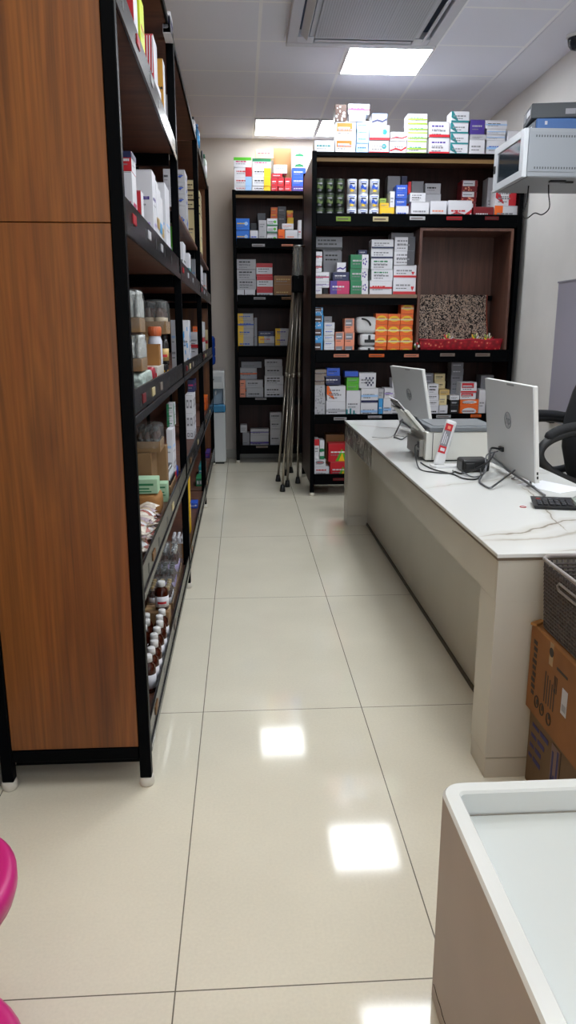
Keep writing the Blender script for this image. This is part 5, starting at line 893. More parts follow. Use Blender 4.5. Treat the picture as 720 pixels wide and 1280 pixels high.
vial_tray('black tray of silver capped vials on the low side shelf', -.445, -.34, 3.42, 3.66, .70, 4, 7, 'small silver capped vial in the black tray on the low side shelf', 'silver capped vials in the outer black tray')
tag(MB().box(-.45, -.338, 3.40, 3.68, .661, .698, CARD2, .002).box(-.40, -.385, 3.3995, 3.3999, .664, .695, mat('packing tape', '#b59a70', .3)).build('cardboard_carton'), 'flat brown carton under the tray of silver capped vials', 'box')
vial_tray('inner tray of silver capped vials beside the near post', -.485, -.422, 2.72, 2.90, .885, 3, 5, 'small silver capped vial in the inner tray near the post', 'silver capped vials in the inner tray')
tag(MB().box(-.49, -.418, 2.70, 2.925, .661, .884, CARD2, .002).box(-.455, -.435, 2.6995, 2.6999, .67, .87, mat('packing tape', '#b59a70', .3)).build('cardboard_carton'), 'tall brown carton supporting the inner vial tray near the post', 'box')
wrapped_tray('wrapped tray of dark bottles with black caps under the chest height board', -.455, -.35, 3.14, 3.30, .90, .045, .10, 3, BCAP, AMBER, pm('K'))
tag(MB().box(-.46, -.345, 3.33, 3.40, .661, .898, CARD2, .002).box(-.46, -.388, 3.13, 3.3295, .661, .898, CARD2, .002).build('cardboard_carton'), 'brown carton stack bearing the black capped bottles', 'box')
# sachets heap: nothing tells one from another
SC = [mat('sachet '+c, c, .25, bump=.6, bscale=70) for c in ('#c9bdb0', '#d8cfc2', '#9c5a50', '#cfcfd2', '#b9a58e', '#a5949c')]
rr = random.Random(3)
for i in range(44):
    lay, k = i//15, i % 15; x, y, z = -.366-.004*(k % 2)+.004*rr.random()-.002, 2.40+.0295*k+.008*lay+.01*rr.random(), .680+.030*lay+.006*rr.random()
    T = Matrix.Translation((x, y, z)) @ Matrix.Rotation(rr.random()*6, 4, 'Z') @ Matrix.Rotation(rr.random()*.9-.45, 4, 'X')
    vs = []; fs = []; n = 6
    for s in (1, -1):
        for a in range(n+1):
            for b_ in range(n+1):
                u_, v_ = a/n*2-1, b_/n*2-1; vs.append(T @ Vector((u_*.036, v_*.030, s*.017*(1-u_*u_)*(1-v_*v_)+.004*rr.random())))
    for s in (0, 1):
        o = s*(n+1)**2
        for a in range(n):
            for b_ in range(n): q = o+a*(n+1)+b_; f = (q, q+n+1, q+n+2, q+1); fs.append(f if s == 0 else f[::-1])
    tag(MB().raw(vs, fs, SC[i % 6], True).build('sachet'), 'small glossy wrapped sachet in the heap by the near post of the side shelf', 'sachet', 'wrapped sachets heaped on the low side shelf')
tag(puffy('c', -.385, -.34, 3.80, 3.87, .661, .72, mat('blue film', '#1f49b0', .3, bump=.5), .08, RNG, 5).build('plastic_pouch'), 'small bright blue pouch on the low side shelf by the second post', 'pouch')
# ---- chest height board (z 1.18), near bay
def wrap_pack(label, x0, x1, y0, y1, z0, z1, frac, tint):
    t = thing('wrapped_bottle_pack', label, 'bottle pack', ((x0+x1)/2, (y0+y1)/2, z0), 'plastic wrapped bottle packs by the near post')
    MB().box(x0+.004, x1-.004, y0+.004, y1-.004, z0+.001, z0+(z1-z0)*frac, CARD2, .002).build('cardboard_tray', t)
    r = (x1-x0)*.20
    for i in range(2):
        for j in range(max(1, int((y1-y0)/(2.3*r)))):
            x, y, zz, h = x0+(x1-x0)*(.27+.46*i), y0+r*1.3+2.2*r*j, z0+(z1-z0)*frac+.001, (z1-z0)*(1-frac)*.93
            MB().lathe([(r*.95, 0), (r, .004), (r, h*.62), (r*.5, h*.8), (r*.55, h*.82), (r*.55, h)], (x, y, zz), tint, 12).build('bottle', t)
    puffy('w', x0, x1, y0-.003, y1+.003, z0+.002, z1, WRAP, .06, RNG, 9).build('shrink_wrap', t)
wrap_pack('upper plastic wrapped pack of clear bottles beside the near post', -.382, -.336, 2.60, 2.74, 1.392, 1.535, .35, mat('milky bottle', '#b9bdbb', .2, bump=1, bscale=45, noise=.3, nscale=35))
wrap_pack('lower plastic wrapped pack of silver bottles beside the near post', -.385, -.336, 2.60, 2.76, 1.262, 1.390, .35, FOIL)
tag(puffy('c', -.395, -.336, 2.60, 2.90, 1.181, 1.260, mat('mint printed film', '#b8c9c2', .3, noise=.4, nscale=60, bump=.8), .05, RNG, 8).build('soft_pack'), 'mint and white soft pack lying at the foot of the wrapped packs', 'pack')
tag(puffy('c', -.385, -.340, 2.93, 3.02, 1.181, 1.262, mat('crimson film', '#a82a3c', .3, noise=.3, nscale=50, bump=.6), .08, RNG, 6).build('soft_pack'), 'crimson soft pack on the chest height side shelf', 'pack')
wrapped_tray('shrink wrapped tray of brown bottles on a tall brown box', -.445, -.338, 3.46, 3.66, 1.385, .055, .135, 2, BCAP, mat('brown glass', '#3d2014', .15), mat('beige paper label', '#a9977b', .6))
tag(MB().box(-.450, -.384, 3.40, 3.68, 1.181, 1.384, CARD2, .002).box(-.42, -.41, 3.3995, 3.3999, 1.19, 1.37, mat('packing tape', '#b59a70', .3)).build('cardboard_carton'), 'tall brown box under the tray of brown bottles', 'box')
t = thing('plastic_jar', 'white jar with an orange lid behind the open cardboard box', 'jar', (-.365, 3.245, 1.2605))
MB().lathe([(.027, 0), (.030, .006), (.030, .095), (.024, .112), (.022, .118)], (-.365, 3.245, 1.2605), mat('white jar', '#cdd0dc', .3), 20).build('jar_body', t)
m = MB(); m.lathe([(.026, .117), (.027, .12), (.027, .152), (.024, .155)], (-.365, 3.245, 1.2605), mat('orange lid', '#c9663a', .4), 20)
for k in range(20): a = k*.314; m.tube([(-.365+.0273*math.cos(a), 3.245+.0273*math.sin(a), 1.382), (-.365+.0273*math.cos(a), 3.245+.0273*math.sin(a), 1.41)], .0012, mat('orange lid', '', .4), 4)
m.build('lid', t)
m = MB(); m.box(-.398, -.338, 3.13, 3.134, 1.2605, 1.345, CARD); m.box(-.398, -.338, 3.195, 3.199, 1.2605, 1.345, CARD); m.box(-.342, -.338, 3.134, 3.195, 1.2605, 1.34, CARD); m.box(-.398, -.394, 3.134, 3.195, 1.2605, 1.34, CARD); m.box(-.394, -.342, 3.134, 3.195, 1.2605, 1.264, CARD)
tag(m.build('cardboard_box'), 'brown open cardboard box standing in front of the orange lidded jar', 'box')
tag(MB().box(-.405, -.337, 3.04, 3.29, 1.181, 1.260, mat('cream foil carton', '#c9c4bb', .4), .002).box(-.405, -.34, 3.0385, 3.0395, 1.20, 1.235, pm('R')).build('medicine_box'), 'cream carton under the open cardboard box', 'box')
bottle('dark plastic jar with a gold and red label beside the orange lidded jar', -.360, 3.56, 1.244, .135, .021, mat('black jar', '#1b1514', .2), BCAP, 'R', name='supplement_jar', labmat=pm('d'), neck=.2)
# on top of the long side shelf
bottle('small grey bottle standing on top of the long side shelf', -.326, 5.82, 2.7705, .10, .020, pm('w'), BCAP, None)
bottle('blue bottle standing on top of the long side shelf', -.326, 6.30, 2.7705, .17, .026, mat('blue bottle', '#3a78a8', .3), mat('blue cap', '#2a5f95', .4), None, labmat=pm('l'))
tag(MB().tube([(-.318, 6.95+.055*math.cos(a*.35), 2.832+.055*math.sin(a*.35)) for a in range(18)], .009, mat('dark ring', '#27303a', .4), 8, True).build('handle_ring'), 'dark ring shaped grip standing on top of the long side shelf', 'ring')
bottle('pale green bottle at the far top of the long side shelf', -.326, 7.45, 2.7705, .20, .028, mat('pale green', '#c9d8cf', .35), mat('green cap', '#2f6b4f', .4), None)

# ================================================================== COUNTER
MARBLE = mat('white veined marble', '#dadbd8', .16); tt, N, K, b = nodes(MARBLE)
tc = N.new('ShaderNodeTexCoord'); sp = N.new('ShaderNodeSeparateXYZ'); K.new(tc.outputs['Object'], sp.inputs[0])
def mth(op, a_, b_=None):
    n = N.new('ShaderNodeMath'); n.operation = op
    for i, q in enumerate((a_, b_)):
        if q is None: continue
        if isinstance(q, (int, float)): n.inputs[i].default_value = q
        else: K.new(q, n.inputs[i])
    return n.outputs[0]
def noise(sc, det=6):
    n = N.new('ShaderNodeTexNoise'); n.inputs['Scale'].default_value = sc; n.inputs['Detail'].default_value = det; K.new(tc.outputs['Object'], n.inputs['Vector']); return mth('SUBTRACT', n.outputs['Fac'], .5)
nz, nz2 = noise(2.2), noise(6.0); tot = None
OX, OY = 1.0925, 3.77                                   # slab centre: object space origin of the counter
for (xa, ya, xb, yb, w, amp, k) in ((.80, 2.27, 1.45, 2.62, .010, .22, .62), (.78, 2.20, 1.45, 2.40, .022, .25, .30), (.95, 2.10, 1.45, 2.30, .008, .20, .50), (1.07, 2.34, 1.15, 3.0, .005, .16, .55),
                                (.78, 3.05, 1.45, 3.35, .010, .25, .28), (.78, 3.75, 1.45, 3.35, .008, .3, .30), (.78, 4.45, 1.45, 4.95, .012, .25, .30), (.78, 5.2, 1.4, 4.7, .008, .25, .30)):
    dx, dy = xb-xa, yb-ya; L = math.hypot(dx, dy); A_, B_ = -dy/L, dx/L; C_ = -(A_*(xa-OX)+B_*(ya-OY))
    d = mth('ADD', mth('ADD', mth('MULTIPLY', sp.outputs[0], A_), mth('MULTIPLY', sp.outputs[1], B_)), C_)
    d = mth('ABSOLUTE', mth('ADD', mth('ADD', d, mth('MULTIPLY', nz, amp)), mth('MULTIPLY', nz2, amp*.3)))
    v = mth('MULTIPLY', mth('MAXIMUM', mth('SUBTRACT', 1.0, mth('DIVIDE', d, w)), 0.0), k)
    soft = mth('MULTIPLY', mth('MAXIMUM', mth('SUBTRACT', 1.0, mth('DIVIDE', d, w*5)), 0.0), k*.28)
    v = mth('MAXIMUM', v, soft)
    # the vein fades in and out along its run
    tpos = mth('ADD', mth('ADD', mth('MULTIPLY', sp.outputs[0], dx/L/L), mth('MULTIPLY', sp.outputs[1], dy/L/L)), -((xa-OX)*dx+(ya-OY)*dy)/L/L)
    v = mth('MULTIPLY', v, mth('MINIMUM', mth('MAXIMUM', mth('SUBTRACT', 3.0, mth('MULTIPLY', mth('ABSOLUTE', mth('SUBTRACT', tpos, .5)), 5.0)), 0.0), 1.0))
    tot = v if tot is None else mth('MAXIMUM', tot, v)
r = ramp(N, [(0, '#dadbd9'), (.12, '#cfcdc7'), (.35, '#aaa499'), (.7, '#7d756a')]); K.new(tot, r.inputs['Fac']); K.new(r.outputs['Color'], b.inputs['Base Color'])
GREIGE = mat('greige laminate', '#c3bdb0', .3, noise=.05, nscale=4)
VEIN = mat('dark veined stone apron', '#8d887e', .22); tt, N, K, b = nodes(VEIN)
tc = N.new('ShaderNodeTexCoord'); n1 = N.new('ShaderNodeTexNoise'); n1.inputs['Scale'].default_value = 5; n1.inputs['Detail'].default_value = 8; n1.inputs['Distortion'].default_value = 2
K.new(tc.outputs['Object'], n1.inputs['Vector']); r = ramp(N, [(.35, '#6f6a62'), (.5, '#8b867d'), (.55, '#cfcabf'), (.6, '#8a847a')]); K.new(n1.outputs['Fac'], r.inputs['Fac']); K.new(r.outputs['Color'], b.inputs['Base Color'])
CX0, CX1, CY0, CY1, CT = .755, 1.43, 2.08, 5.46, .755
t = thing('service_counter', 'long counter with white marble top and greige front along the aisle', 'counter', ((CX0+CX1)/2, (CY0+CY1)/2, 0))
MB().box(CX0-.006, CX1+.006, CY0-.006, CY1+.006, .742, CT, MARBLE, .0015).build('worktop', t)
MB().box(CX0-.003, CX1, CY0-.003, CY1, .733, .7415, mat('brown edge strip', '#6f6150', .5)).build('edge_strip', t)
a = MB(); a.box(CX0, CX0+.02, CY0+.0125, 4.30, .602, .732, GREIGE); a.build('front_apron', t)
MB().box(CX0, CX0+.02, 4.302, CY1-.001, .602, .732, VEIN).build('front_apron', t)
for y0, y1 in ((CY0, CY0+.15), (5.28, CY1)):
    m = MB(); m.box(CX0+.001, CX1-.001, y0, y1, .073, .601, GREIGE, .0008)
    m.box(CX0+(.0005 if y0 == CY0 else .021), CX1-.001, y0, y0+.012, .601, .732, GREIGE); m.box(CX0+.021, CX1-.001, y0+.012, y1, .601, .732, GREIGE); m.build('end_block', t)
    MB().box(CX0+.003, CX1-.003, y0+.003, y1-.003, 0, .070, GREIGE, .001).build('plinth', t)
MB().box(.908, .925, CY0+.151, 5.279, .02, .731, GREIGE).build('recess_panel', t)
MB().box(.900, .9075, CY0+.151, 5.279, 0, .018, mat('dark joint', '#4d4638', .6)).build('recess_skirting', t)
MB().box(.926, CX1-.03, CY0+.151, 5.279, .70, .731, GREIGE).build('under_board', t)

# ------------------------------------------------------------------ monitors
SILV = mat('silver back shell', '#c6c8ca', .4); WSH = mat('white bezel', '#dcdcda', .35)
def monitor(label, P, Q, h, lean, near):
    """P, Q: the lower corners near and far on the counter side; the screen faces the chair."""
    P, Q = Vector(P), Vector(Q); ax = (Q-P); ax.z = 0; wd = ax.length; ax.normalize()
    nrm = Vector((ax.y, -ax.x, 0))                      # towards the chair
    if nrm.x < 0: nrm = -nrm
    up = (Vector((0, 0, 1))-nrm*math.tan(lean)).normalized(); fn = ax.cross(up).normalized()
    if fn.x < 0: fn = -fn
    B = Matrix((ax, up, fn)).transposed().to_4x4(); B.translation = P      # local: x along, y up, z towards chair
    root = thing('computer_monitor', label, 'monitor', (P.x, P.y, CT))
    MB().box(0, wd, 0, h, 0, .004, SILV, .001, B).build('back_shell', root)
    MB().box(0, wd, 0, h, .004, .022, WSH, .003, B).build('bezel', root)
    MB().box(.012, wd-.012, .035, h-.012, .0221, .0235, mat('dark screen', '#08090b', .15), 0, B).build('screen', root)
    m = MB(); c = (wd*.5, h*.58); LG = mat('logo silver', '#7f8388', .3, .4)
    m.tube([B @ Vector((c[0]+.036*math.cos(k*.2618), c[1]+.036*math.sin(k*.2618), -.001)) for k in range(24)], .0022, LG, 6, True)
    M = B @ Matrix.Translation((c[0], c[1], -.0015)) @ Matrix(((-1, 0, 0, 0), (0, 1, 0, 0), (0, 0, -1, 0), (0, 0, 0, 1)))
    m.text('hp', .056, LG, M, .001, .25); m.build('logo', root)
    MB().box(wd*.36, wd*.50, h-.013, h-.005, -.0015, 0, mat('vent grey', '#8a8c90', .5), 0, B).build('vent_slot', root)
    m = MB(); m.box(wd*.60, wd*.68, h*.20, h*.255, -.012, 0, BLACKP, .002, B); m.build('port_block', root)
    m = MB(); m.box(.005, .012, .03, .055, .021, .0225, BLACKP, 0, B)
    for q in (.035, .017): m.box(-.0008, .0, q, q+.012, .009, .016, BLACKP, 0, B)
    m.build('side_port', root)
    # bent rod easel: a long foot rod under the lower edge and a U shaped kick leg behind
    WIR = mat('steel rod', '#77787c', .28, .9); z0 = CT+.006
    hinge = B @ Vector((wd*.80, h*.16, -.004)); toe = P-ax*.13-nrm*.012; toe.z = z0
    a1 = B @ Vector((wd*.92, h*.09, -.006))
    MB().tube([a1, B @ Vector((wd*.5, .006, -.008)), B @ Vector((.05, -.008, -.008)), toe], .0055, WIR, 8).build('foot_rod', root)
    k1 = P+ax*(wd*.28)-nrm*.185; k2 = P+ax*(wd*.02)-nrm*.185; k1.z = k2.z = z0; e2 = B @ Vector((wd*.36, .02, -.006))
    MB().tube([hinge]+bez(k1+(hinge-k1).normalized()*.03, k1, k1+(k2-k1).normalized()*.03, 5)+bez(k2+(k1-k2).normalized()*.03, k2, k2+(e2-k2).normalized()*.03, 5)+[e2], .0045, WIR, 8).build('kick_leg', root)
    m = MB()
    for q in (.12, .42):
        f = B @ Vector((wd*q, 0, .012)); m.lathe([(.018, 0), (.018, .004), (.006, .007), (.005, max(.012, f.z-CT))], (f.x, f.y, CT), STEEL, 14)
    m.build('disc_foot', root)
    return root, B, wd
mon, MBX, mw = monitor('near silver-backed monitor on a bent rod stand, turned towards the chair', (1.205, 2.96, .782), (1.190, 3.52, .782), .40, .10, 1)
monitor('far silver-backed monitor standing behind the printer', (1.135, 4.42, .782), (1.045, 4.92, .782), .40, .20, 0)

# ------------------------------------------------------------------ printer
PW = mat('printer white', '#d3d3cd', .4); PG = mat('printer grey lid', '#6c7176', .5); PB = mat('printer dark', '#2b2c30', .45)
t = thing('printer', 'white desktop printer with a grey lid and raised paper support', 'printer', (1.09, 3.86, CT))
m = MB(); m.box(.915, 1.285, 3.66, 4.02, CT+.008, .905, PW, .006); m.box(.93, 1.27, 3.68, 4.0, CT, CT+.008, PB); m.build('printer_body', t)
MB().box(.948, .951, 3.6585, 3.66, CT+.01, .902, PB).build('seam', t)
MB().box(.930, 1.285, 3.655, 4.02, .906, .930, PG, .005).build('scanner_lid', t)
MB().box(.960, 1.26, 3.70, 3.98, .9302, .934, mat('lid glass grey', '#858a8e', .35), .001).build('lid_inset', t)
m = MB(); m.box(.893, .9145, 3.70, 3.99, CT+.02, .86, mat('printer side grey', '#8a8882', .45), .002); m.box(.889, .893, 3.705, 3.74, CT+.015, CT+.05, BLACKP); m.box(.889, .893, 3.705, 3.74, .82, .85, BLACKP); m.build('side_panel', t)
T1 = Matrix.Translation((.918, 3.85, .905)) @ Matrix.Rotation(math.radians(-42), 4, 'Y') @ Matrix.Translation((0, 0, 0))
m = MB(); m.box(-.012, .004, -.15, .15, 0, .14, PW, .003, T1); m.box(-.022, -.014, -.12, .12, .02, .16, mat('tray rim grey', '#b5b5b0', .4), .002, T1); m.build('paper_support', t)
MB().box(.006, .016, -.14, .14, .0, .085, PB, .003, T1).build('feed_slot', t)
MB().box(-.003, .001, -.105, .105, .142, .205, mat('paper', '#e2e4ea', .6), 0, T1).box(-.010, -.004, -.1, .1, .142, .19, mat('clip grey', '#5a5c60', .5), 0, T1).build('paper_sheet', t)
m = MB(); m.box(1.0, 1.022, 3.6585, 3.66, .83, .885, pm('W')); m.box(1.0, 1.03, 3.658, 3.6588, .868, .885, pm('l')); m.box(1.012, 1.028, 3.6578, 3.6583, .855, .866, pm('L')); m.build('sticker', t)

# ------------------------------------------------------------------ payment stand, adapter, cables, calculator, papers
t = thing('payment_speaker', 'slanted white payment speaker with a red label standing before the printer', 'speaker', (.945, 3.50, CT))
MB().prism([(.925, 3.475), (1.045, 3.475), (1.05, 3.48), (1.05, 3.55), (.91, 3.55), (.91, 3.49)], CT, CT+.010, WHITE).build('base_plate', t)
T2 = Matrix.Translation((.945, 3.52, CT+.008)) @ Matrix.Rotation(math.radians(17), 4, 'Y') @ Matrix.Rotation(math.radians(-8), 4, 'X')
MB().box(-.026, .026, -.014, .014, 0, .225, WHITE, .011, T2).build('body', t)
m = MB(); m.box(-.0265, .010, -.0152, -.0143, .06, .205, pm('E'), 0, T2); m.box(-.0262, .010, -.0158, -.0153, .06, .095, pm('R'), 0, T2); m.box(-.0262, .010, -.0158, -.0153, .172, .205, pm('R'), 0, T2)
m.box(-.018, .004, -.0163, -.0159, .07, .085, pm('W'), 0, T2); m.box(-.014, .0, -.0163, -.0159, .180, .195, pm('S'), 0, T2)
for k in range(3): m.box(-.021+k*.009, -.017+k*.009, -.0158, -.0153, .105, .165-.01*k, pm('W'), 0, T2)
m.build('label_strip', t); MB().box(.0255, .0268, -.004, .003, .10, .13, BLACKP, 0, T2).build('side_button', t)
t = thing('power_adapter', 'chunky black power adapter lying behind the near monitor', 'adapter', (1.085, 3.42, CT))
MB().box(1.018, 1.15, 3.36, 3.47, CT+.0005, .815, BLACKP, .014).build('adapter_body', t)
MB().box(1.03, 1.075, 3.352, 3.361, CT+.012, .80, BLACKP, .003).build('socket_face', t)
zc = CT+.004
port = MBX @ Vector((mw*.64, .092, -.012))
def cable(name, label, pts, r, m): return tag(MB().tube(spline(pts, 7), r, m, 8).build(name), label, 'cable')
CBL = mat('grey black cable', '#1d1d20', .4)
cable('power_cable', 'thick dark cable from the monitor port to the power adapter', [port, port+Vector((-.05, -.02, .004)), (1.09, 3.22, .832), (1.04, 3.25, .79), (1.00, 3.31, zc+.002), (.985, 3.37, zc)], .0048, CBL)
cable('power_cable', 'black cable running from the printer side over the counter edge region', [(.886, 3.722, .835), (.86, 3.66, .832), (.842, 3.55, .79), (.838, 3.44, zc), (.88, 3.36, zc), (.96, 3.33, zc), (.985, 3.40, zc)], .0034, CBL)
cable('power_cable', 'black cable looping on the marble before the payment speaker', [(.884, 3.62, zc), (.886, 3.53, zc), (.905, 3.42, zc), (.96, 3.30, zc), (.975, 3.21, zc), (1.02, 3.18, zc), (1.07, 3.25, zc), (1.085, 3.30, zc+.015), (1.10, 3.345, zc+.02)], .0036, CBL)
cable('power_cable', 'thin grey cable draped from the monitor port to the counter', [port+Vector((-.004, .01, -.012)), port+Vector((-.06, .0, -.03)), (1.06, 3.16, .795), (1.03, 3.22, zc+.003), (1.0, 3.30, zc+.010)], .0032, mat('grey cable', '#55565a', .4))
cable('power_cable', 'thin pale cable on the marble behind the printer', [(.80, 4.55, CT+.003), (.88, 4.50, CT+.003), (.95, 4.62, CT+.003), (1.0, 4.55, CT+.003)], .0022, mat('pale cable', '#9a9a9c', .4))
t = thing('desk_calculator', 'black desk calculator lying on the near end of the counter', 'calculator', (1.155, 2.655, CT))
T3 = Matrix.Translation((1.165, 2.66, CT)) @ Matrix.Rotation(math.radians(-14), 4, 'Z')
m = MB(); m.raw([T3 @ Vector(p) for p in ((-.075, -.05, .001), (.085, -.05, .001), (.085, .055, .001), (-.075, .055, .001), (-.082, -.054, .014), (.09, -.054, .014), (.09, .058, .026), (-.082, .058, .026))], [(3, 2, 1, 0), (4, 5, 6, 7), (0, 1, 5, 4), (1, 2, 6, 5), (2, 3, 7, 6), (3, 0, 4, 7)], mat('calculator black', '#121216', .35)); m.build('case', t)
def ontop(x, y, dz=0): return .0145+(y+.054)/.112*.012+dz
m = MB()
for i in range(6):
    for j in range(4):
        x, y = -.066+i*.0215, -.042+j*.018; z = ontop(x, y+.006)
        m.box(x, x+.016, y, y+.012, z, z+.005, mat('key red', '#8a2a2a', .5) if (i == 0 and j > 2) else mat('key grey', '#33343a', .5), .001, T3)
m.build('key_pad', t)
MB().box(.068, .088, -.04, .05, .0155, .0275, mat('lcd', '#9aa39a', .3), .001, T3).build('display', t)
tag(MB().box(-.08, .08, -.11, .11, 0, .0008, mat('paper', '', .6), 0, Matrix.Translation((1.30, 3.02, CT+.0004)) @ Matrix.Rotation(.5, 4, 'Z')).build('paper_sheet'), 'white sheet of paper on the marble under the near monitor', 'paper')
fl = floor = None
tag(MB().tube([(1.045+.011*math.cos(k*.3142), 2.66+.012*math.sin(k*.3142), CT+.0015) for k in range(20)], .0013, mat('rubber red', '#b8323c', .5), 6, True).build('rubber_band'), 'small red rubber band on the marble left of the calculator', 'rubber band')
cable('charger_cord', 'thin white cord trailing past the calculator at the counter edge', [(1.27, 2.74, CT+.003), (1.30, 2.80, CT+.003), (1.36, 2.86, CT+.003), (1.41, 2.86, CT+.003)], .002, mat('pale cable', '', .4))

# ------------------------------------------------------------------ black office chair behind the counter
FAB = mat('black chair fabric', '#0e1016', .75, bump=.15, bscale=120); CPL = mat('chair plastic', '#1b1c1f', .45)
t = thing('office_chair', 'black office chair with loop armrests behind the counter', 'chair', (1.80, 3.68, 0))
def blob(pts, w, th, m):
    """rounded cushion swept along a profile in xz; w: half widths in y, th: thickness"""
    vs = []; fs = []; n = 14
    for i, (x, z) in enumerate(pts):
        a = pts[max(i-1, 0)]; b_ = pts[min(i+1, len(pts)-1)]; d = Vector((b_[0]-a[0], 0, b_[1]-a[1])).normalized(); nn = Vector((-d.z, 0, d.x))
        for k in range(n):
            q = 2*math.pi*k/n; c, s_ = math.cos(q), math.sin(q); c = math.copysign(abs(c)**.5, c); s_ = math.copysign(abs(s_)**.6, s_)
            vs.append(Vector((x, 3.68, z))+nn*(s_*th[i])+Vector((0, c*w[i], 0)))
    for i in range(len(pts)-1):
        for k in range(n): fs.append((i*n+k, i*n+(k+1) % n, (i+1)*n+(k+1) % n, (i+1)*n+k))
    fs += [tuple(range(n))[::-1], tuple((len(pts)-1)*n+k for k in range(n))]
    return MB().raw(vs, fs, m, True)
blob([(1.50, .54), (1.53, .545), (1.65, .54), (1.80, .525), (1.95, .53), (2.0, .54)], [.19, .235, .25, .25, .24, .2], [.02, .045, .055, .055, .05, .02], FAB).build('seat_cushion', t)
blob([(1.90, .55), (1.905, .60), (1.885, .75), (1.89, .90), (1.93, 1.05), (1.99, 1.20), (2.04, 1.30), (2.06, 1.36), (2.065, 1.38)], [.16, .22, .25, .265, .265, .25, .22, .16, .08], [.02, .05, .06, .06, .06, .06, .055, .04, .01], FAB).build('backrest', t)
for s in (-1, 1):
    y = 3.68+s*.275; pts = [(2.0, y, .66), (1.98, y, .86), (1.86, y, .90), (1.70, y, .91), (1.57, y, .895), (1.475, y, .855), (1.44, y, .80), (1.47, y, .74), (1.56, y, .68), (1.70, y, .625), (1.82, y, .60), (1.95, y, .62)]
    P = spline(pts, 5); rot = MB(); rot.tube(P, .023, CPL, 10, True)
    a = rot.build('armrest', t)
    MB().tube(spline([(1.93, y, .905), (1.80, y, .927), (1.66, y, .931), (1.54, y, .912), (1.47, y, .875)], 5), [.012]+[.026]*19+[.016], FAB, 10).build('arm_pad', a)
    MB().box(1.64, 1.76, min(y, y-s*.09), max(y, y-s*.09), .50, .62, CPL, .006).build('arm_bracket', a)
MB().lathe([(.03, .16), (.03, .30), (.022, .31), (.022, .49)], (1.76, 3.68, 0), CPL, 14).build('gas_column', t)
m = MB()
for k in range(5): a = k*1.2566+.3; m.tube([(1.76, 3.68, .15), (1.76+.28*math.cos(a), 3.68+.28*math.sin(a), .085)], [.035, .018], CPL, 8)
m.build('star_base', t)
for k in range(5):
    a = k*1.2566+.3; x, y = 1.76+.28*math.cos(a), 3.68+.28*math.sin(a)
    MB().lathe([(.02, -.024), (.03, -.02), (.03, .02), (.02, .024)], (0, 0, 0), BLACKP, 14, True, Matrix.Translation((x, y, .031)) @ Matrix.Rotation(a, 4, 'Z') @ Matrix.Rotation(math.pi/2, 4, 'X')).tube([(x, y, .05), (x, y, .09)], .01, CPL, 8).build('caster', t)

t.location = (1.815, 3.93, 0); t.rotation_euler = (0, 0, math.radians(6))

# ------------------------------------------------------------------ board on the right wall, rack cabinet, dome camera
t = thing('notice_board', 'pale lilac-grey board fixed on the right wall behind the chair', 'board', (2.32, 4.9, .74))
MB().box(2.318, 2.3295, 4.15, 5.55, .74, 1.74, mat('lilac board', '#9b98a6', .5), .002).build('board_panel', t)
m = MB()
for z in (.735, 1.735): m.box(2.314, 2.3295, 4.14, 5.56, z, z+.012, mat('board frame', '#8e8c98', .4))
m.box(2.29, 2.3295, 5.44, 5.50, .725, .735, BLACKP, .002); m.build('board_frame', t)
RG = mat('rack grey', '#8f949b', .42); RL = mat('rack light frame', '#c5c9cf', .35)
RX0, RX1, RY0, RY1, RZ0, RZ1 = 1.690, 2.329, 4.72, 5.26, 2.295, 2.565
t = thing('rack_cabinet', 'light grey network rack cabinet with a dark glass door on the right wall', 'cabinet', (2.0, 4.99, RZ0))
MB().box(RX0+.03, RX1, RY0, RY1, RZ0+.004, RZ1, RG, .002).build('cabinet_body', t)
m = MB(); m.box(RX0+.03, RX1-.004, RY0-.003, RY0-.0004, RZ0+.03, RZ1-.02, mat('rack panel', '#8b9097', .45))
for k in range(34):
    x = RX0+.07+k*.0165
    for z in (RZ0+.045, RZ1-.05): m.box(x, x+.008, RY0-.0036, RY0-.003, z, z+.012, mat('vent dark', '#50545a', .6))
m.build('side_panel', t)
d = MB(); x = RX0
for a in ((RY0, RY0+.06, RZ0, RZ1), (RY1-.06, RY1, RZ0, RZ1), (RY0+.06, RY1-.06, RZ0, RZ0+.045), (RY0+.06, RY1-.06, RZ1-.045, RZ1)): d.box(x, x+.028, *a, RL, .002)
d = d.build('door', t)
MB().box(RX0+.008, RX0+.014, RY0+.06, RY1-.06, RZ0+.045, RZ1-.045, mat('smoked glass', '#2a323a', .08)).build('glass_pane', d)
MB().box(RX0-.006, RX0, RY1-.04, RY1-.02, RZ0+.11, RZ0+.16, BLACKP, .002).build('lock', d)
MB().box(RX0+.035, RX1-.002, RY0+.004, RY1-.004, RZ0, RZ0+.0035, mat('rack base', '#8d9094', .5)).build('base_panel', t)
cable('network_cable', 'thin black cable loop hanging under the rack cabinet', [(1.95, 4.95, RZ0+.002), (1.955, 4.95, 2.24), (1.97, 4.96, 2.16), (1.93, 4.97, 2.12), (1.885, 4.98, 2.13), (1.84, 4.99, 2.10), (1.815, 5.0, 2.12), (1.835, 5.0, 2.2), (1.84, 5.0, RZ0+.002)], .004, BLACKP)
tag(MB().box(1.90, 2.0, 4.80, 4.83, RZ0-.012, RZ0-.0005, BLACKP, .002).box(1.98, 2.06, 4.83, 4.85, RZ0-.011, RZ0-.0005, BLACKP, .002).build('cable_clip'), 'flat black clip fixed under the rack cabinet', 'clip')
T4 = Matrix.Translation((1.99, 4.98, RZ1+.001)) @ Matrix.Rotation(math.radians(-5), 4, 'Z')
t = thing('blue_box', 'blue boxed device lying on the rack cabinet', 'box', (1.99, 4.98, RZ1+.001))
MB().box(-.17, .30, -.14, .16, 0, .088, mat('blue case', '#3d5f93', .45), .012, T4).build('case', t)
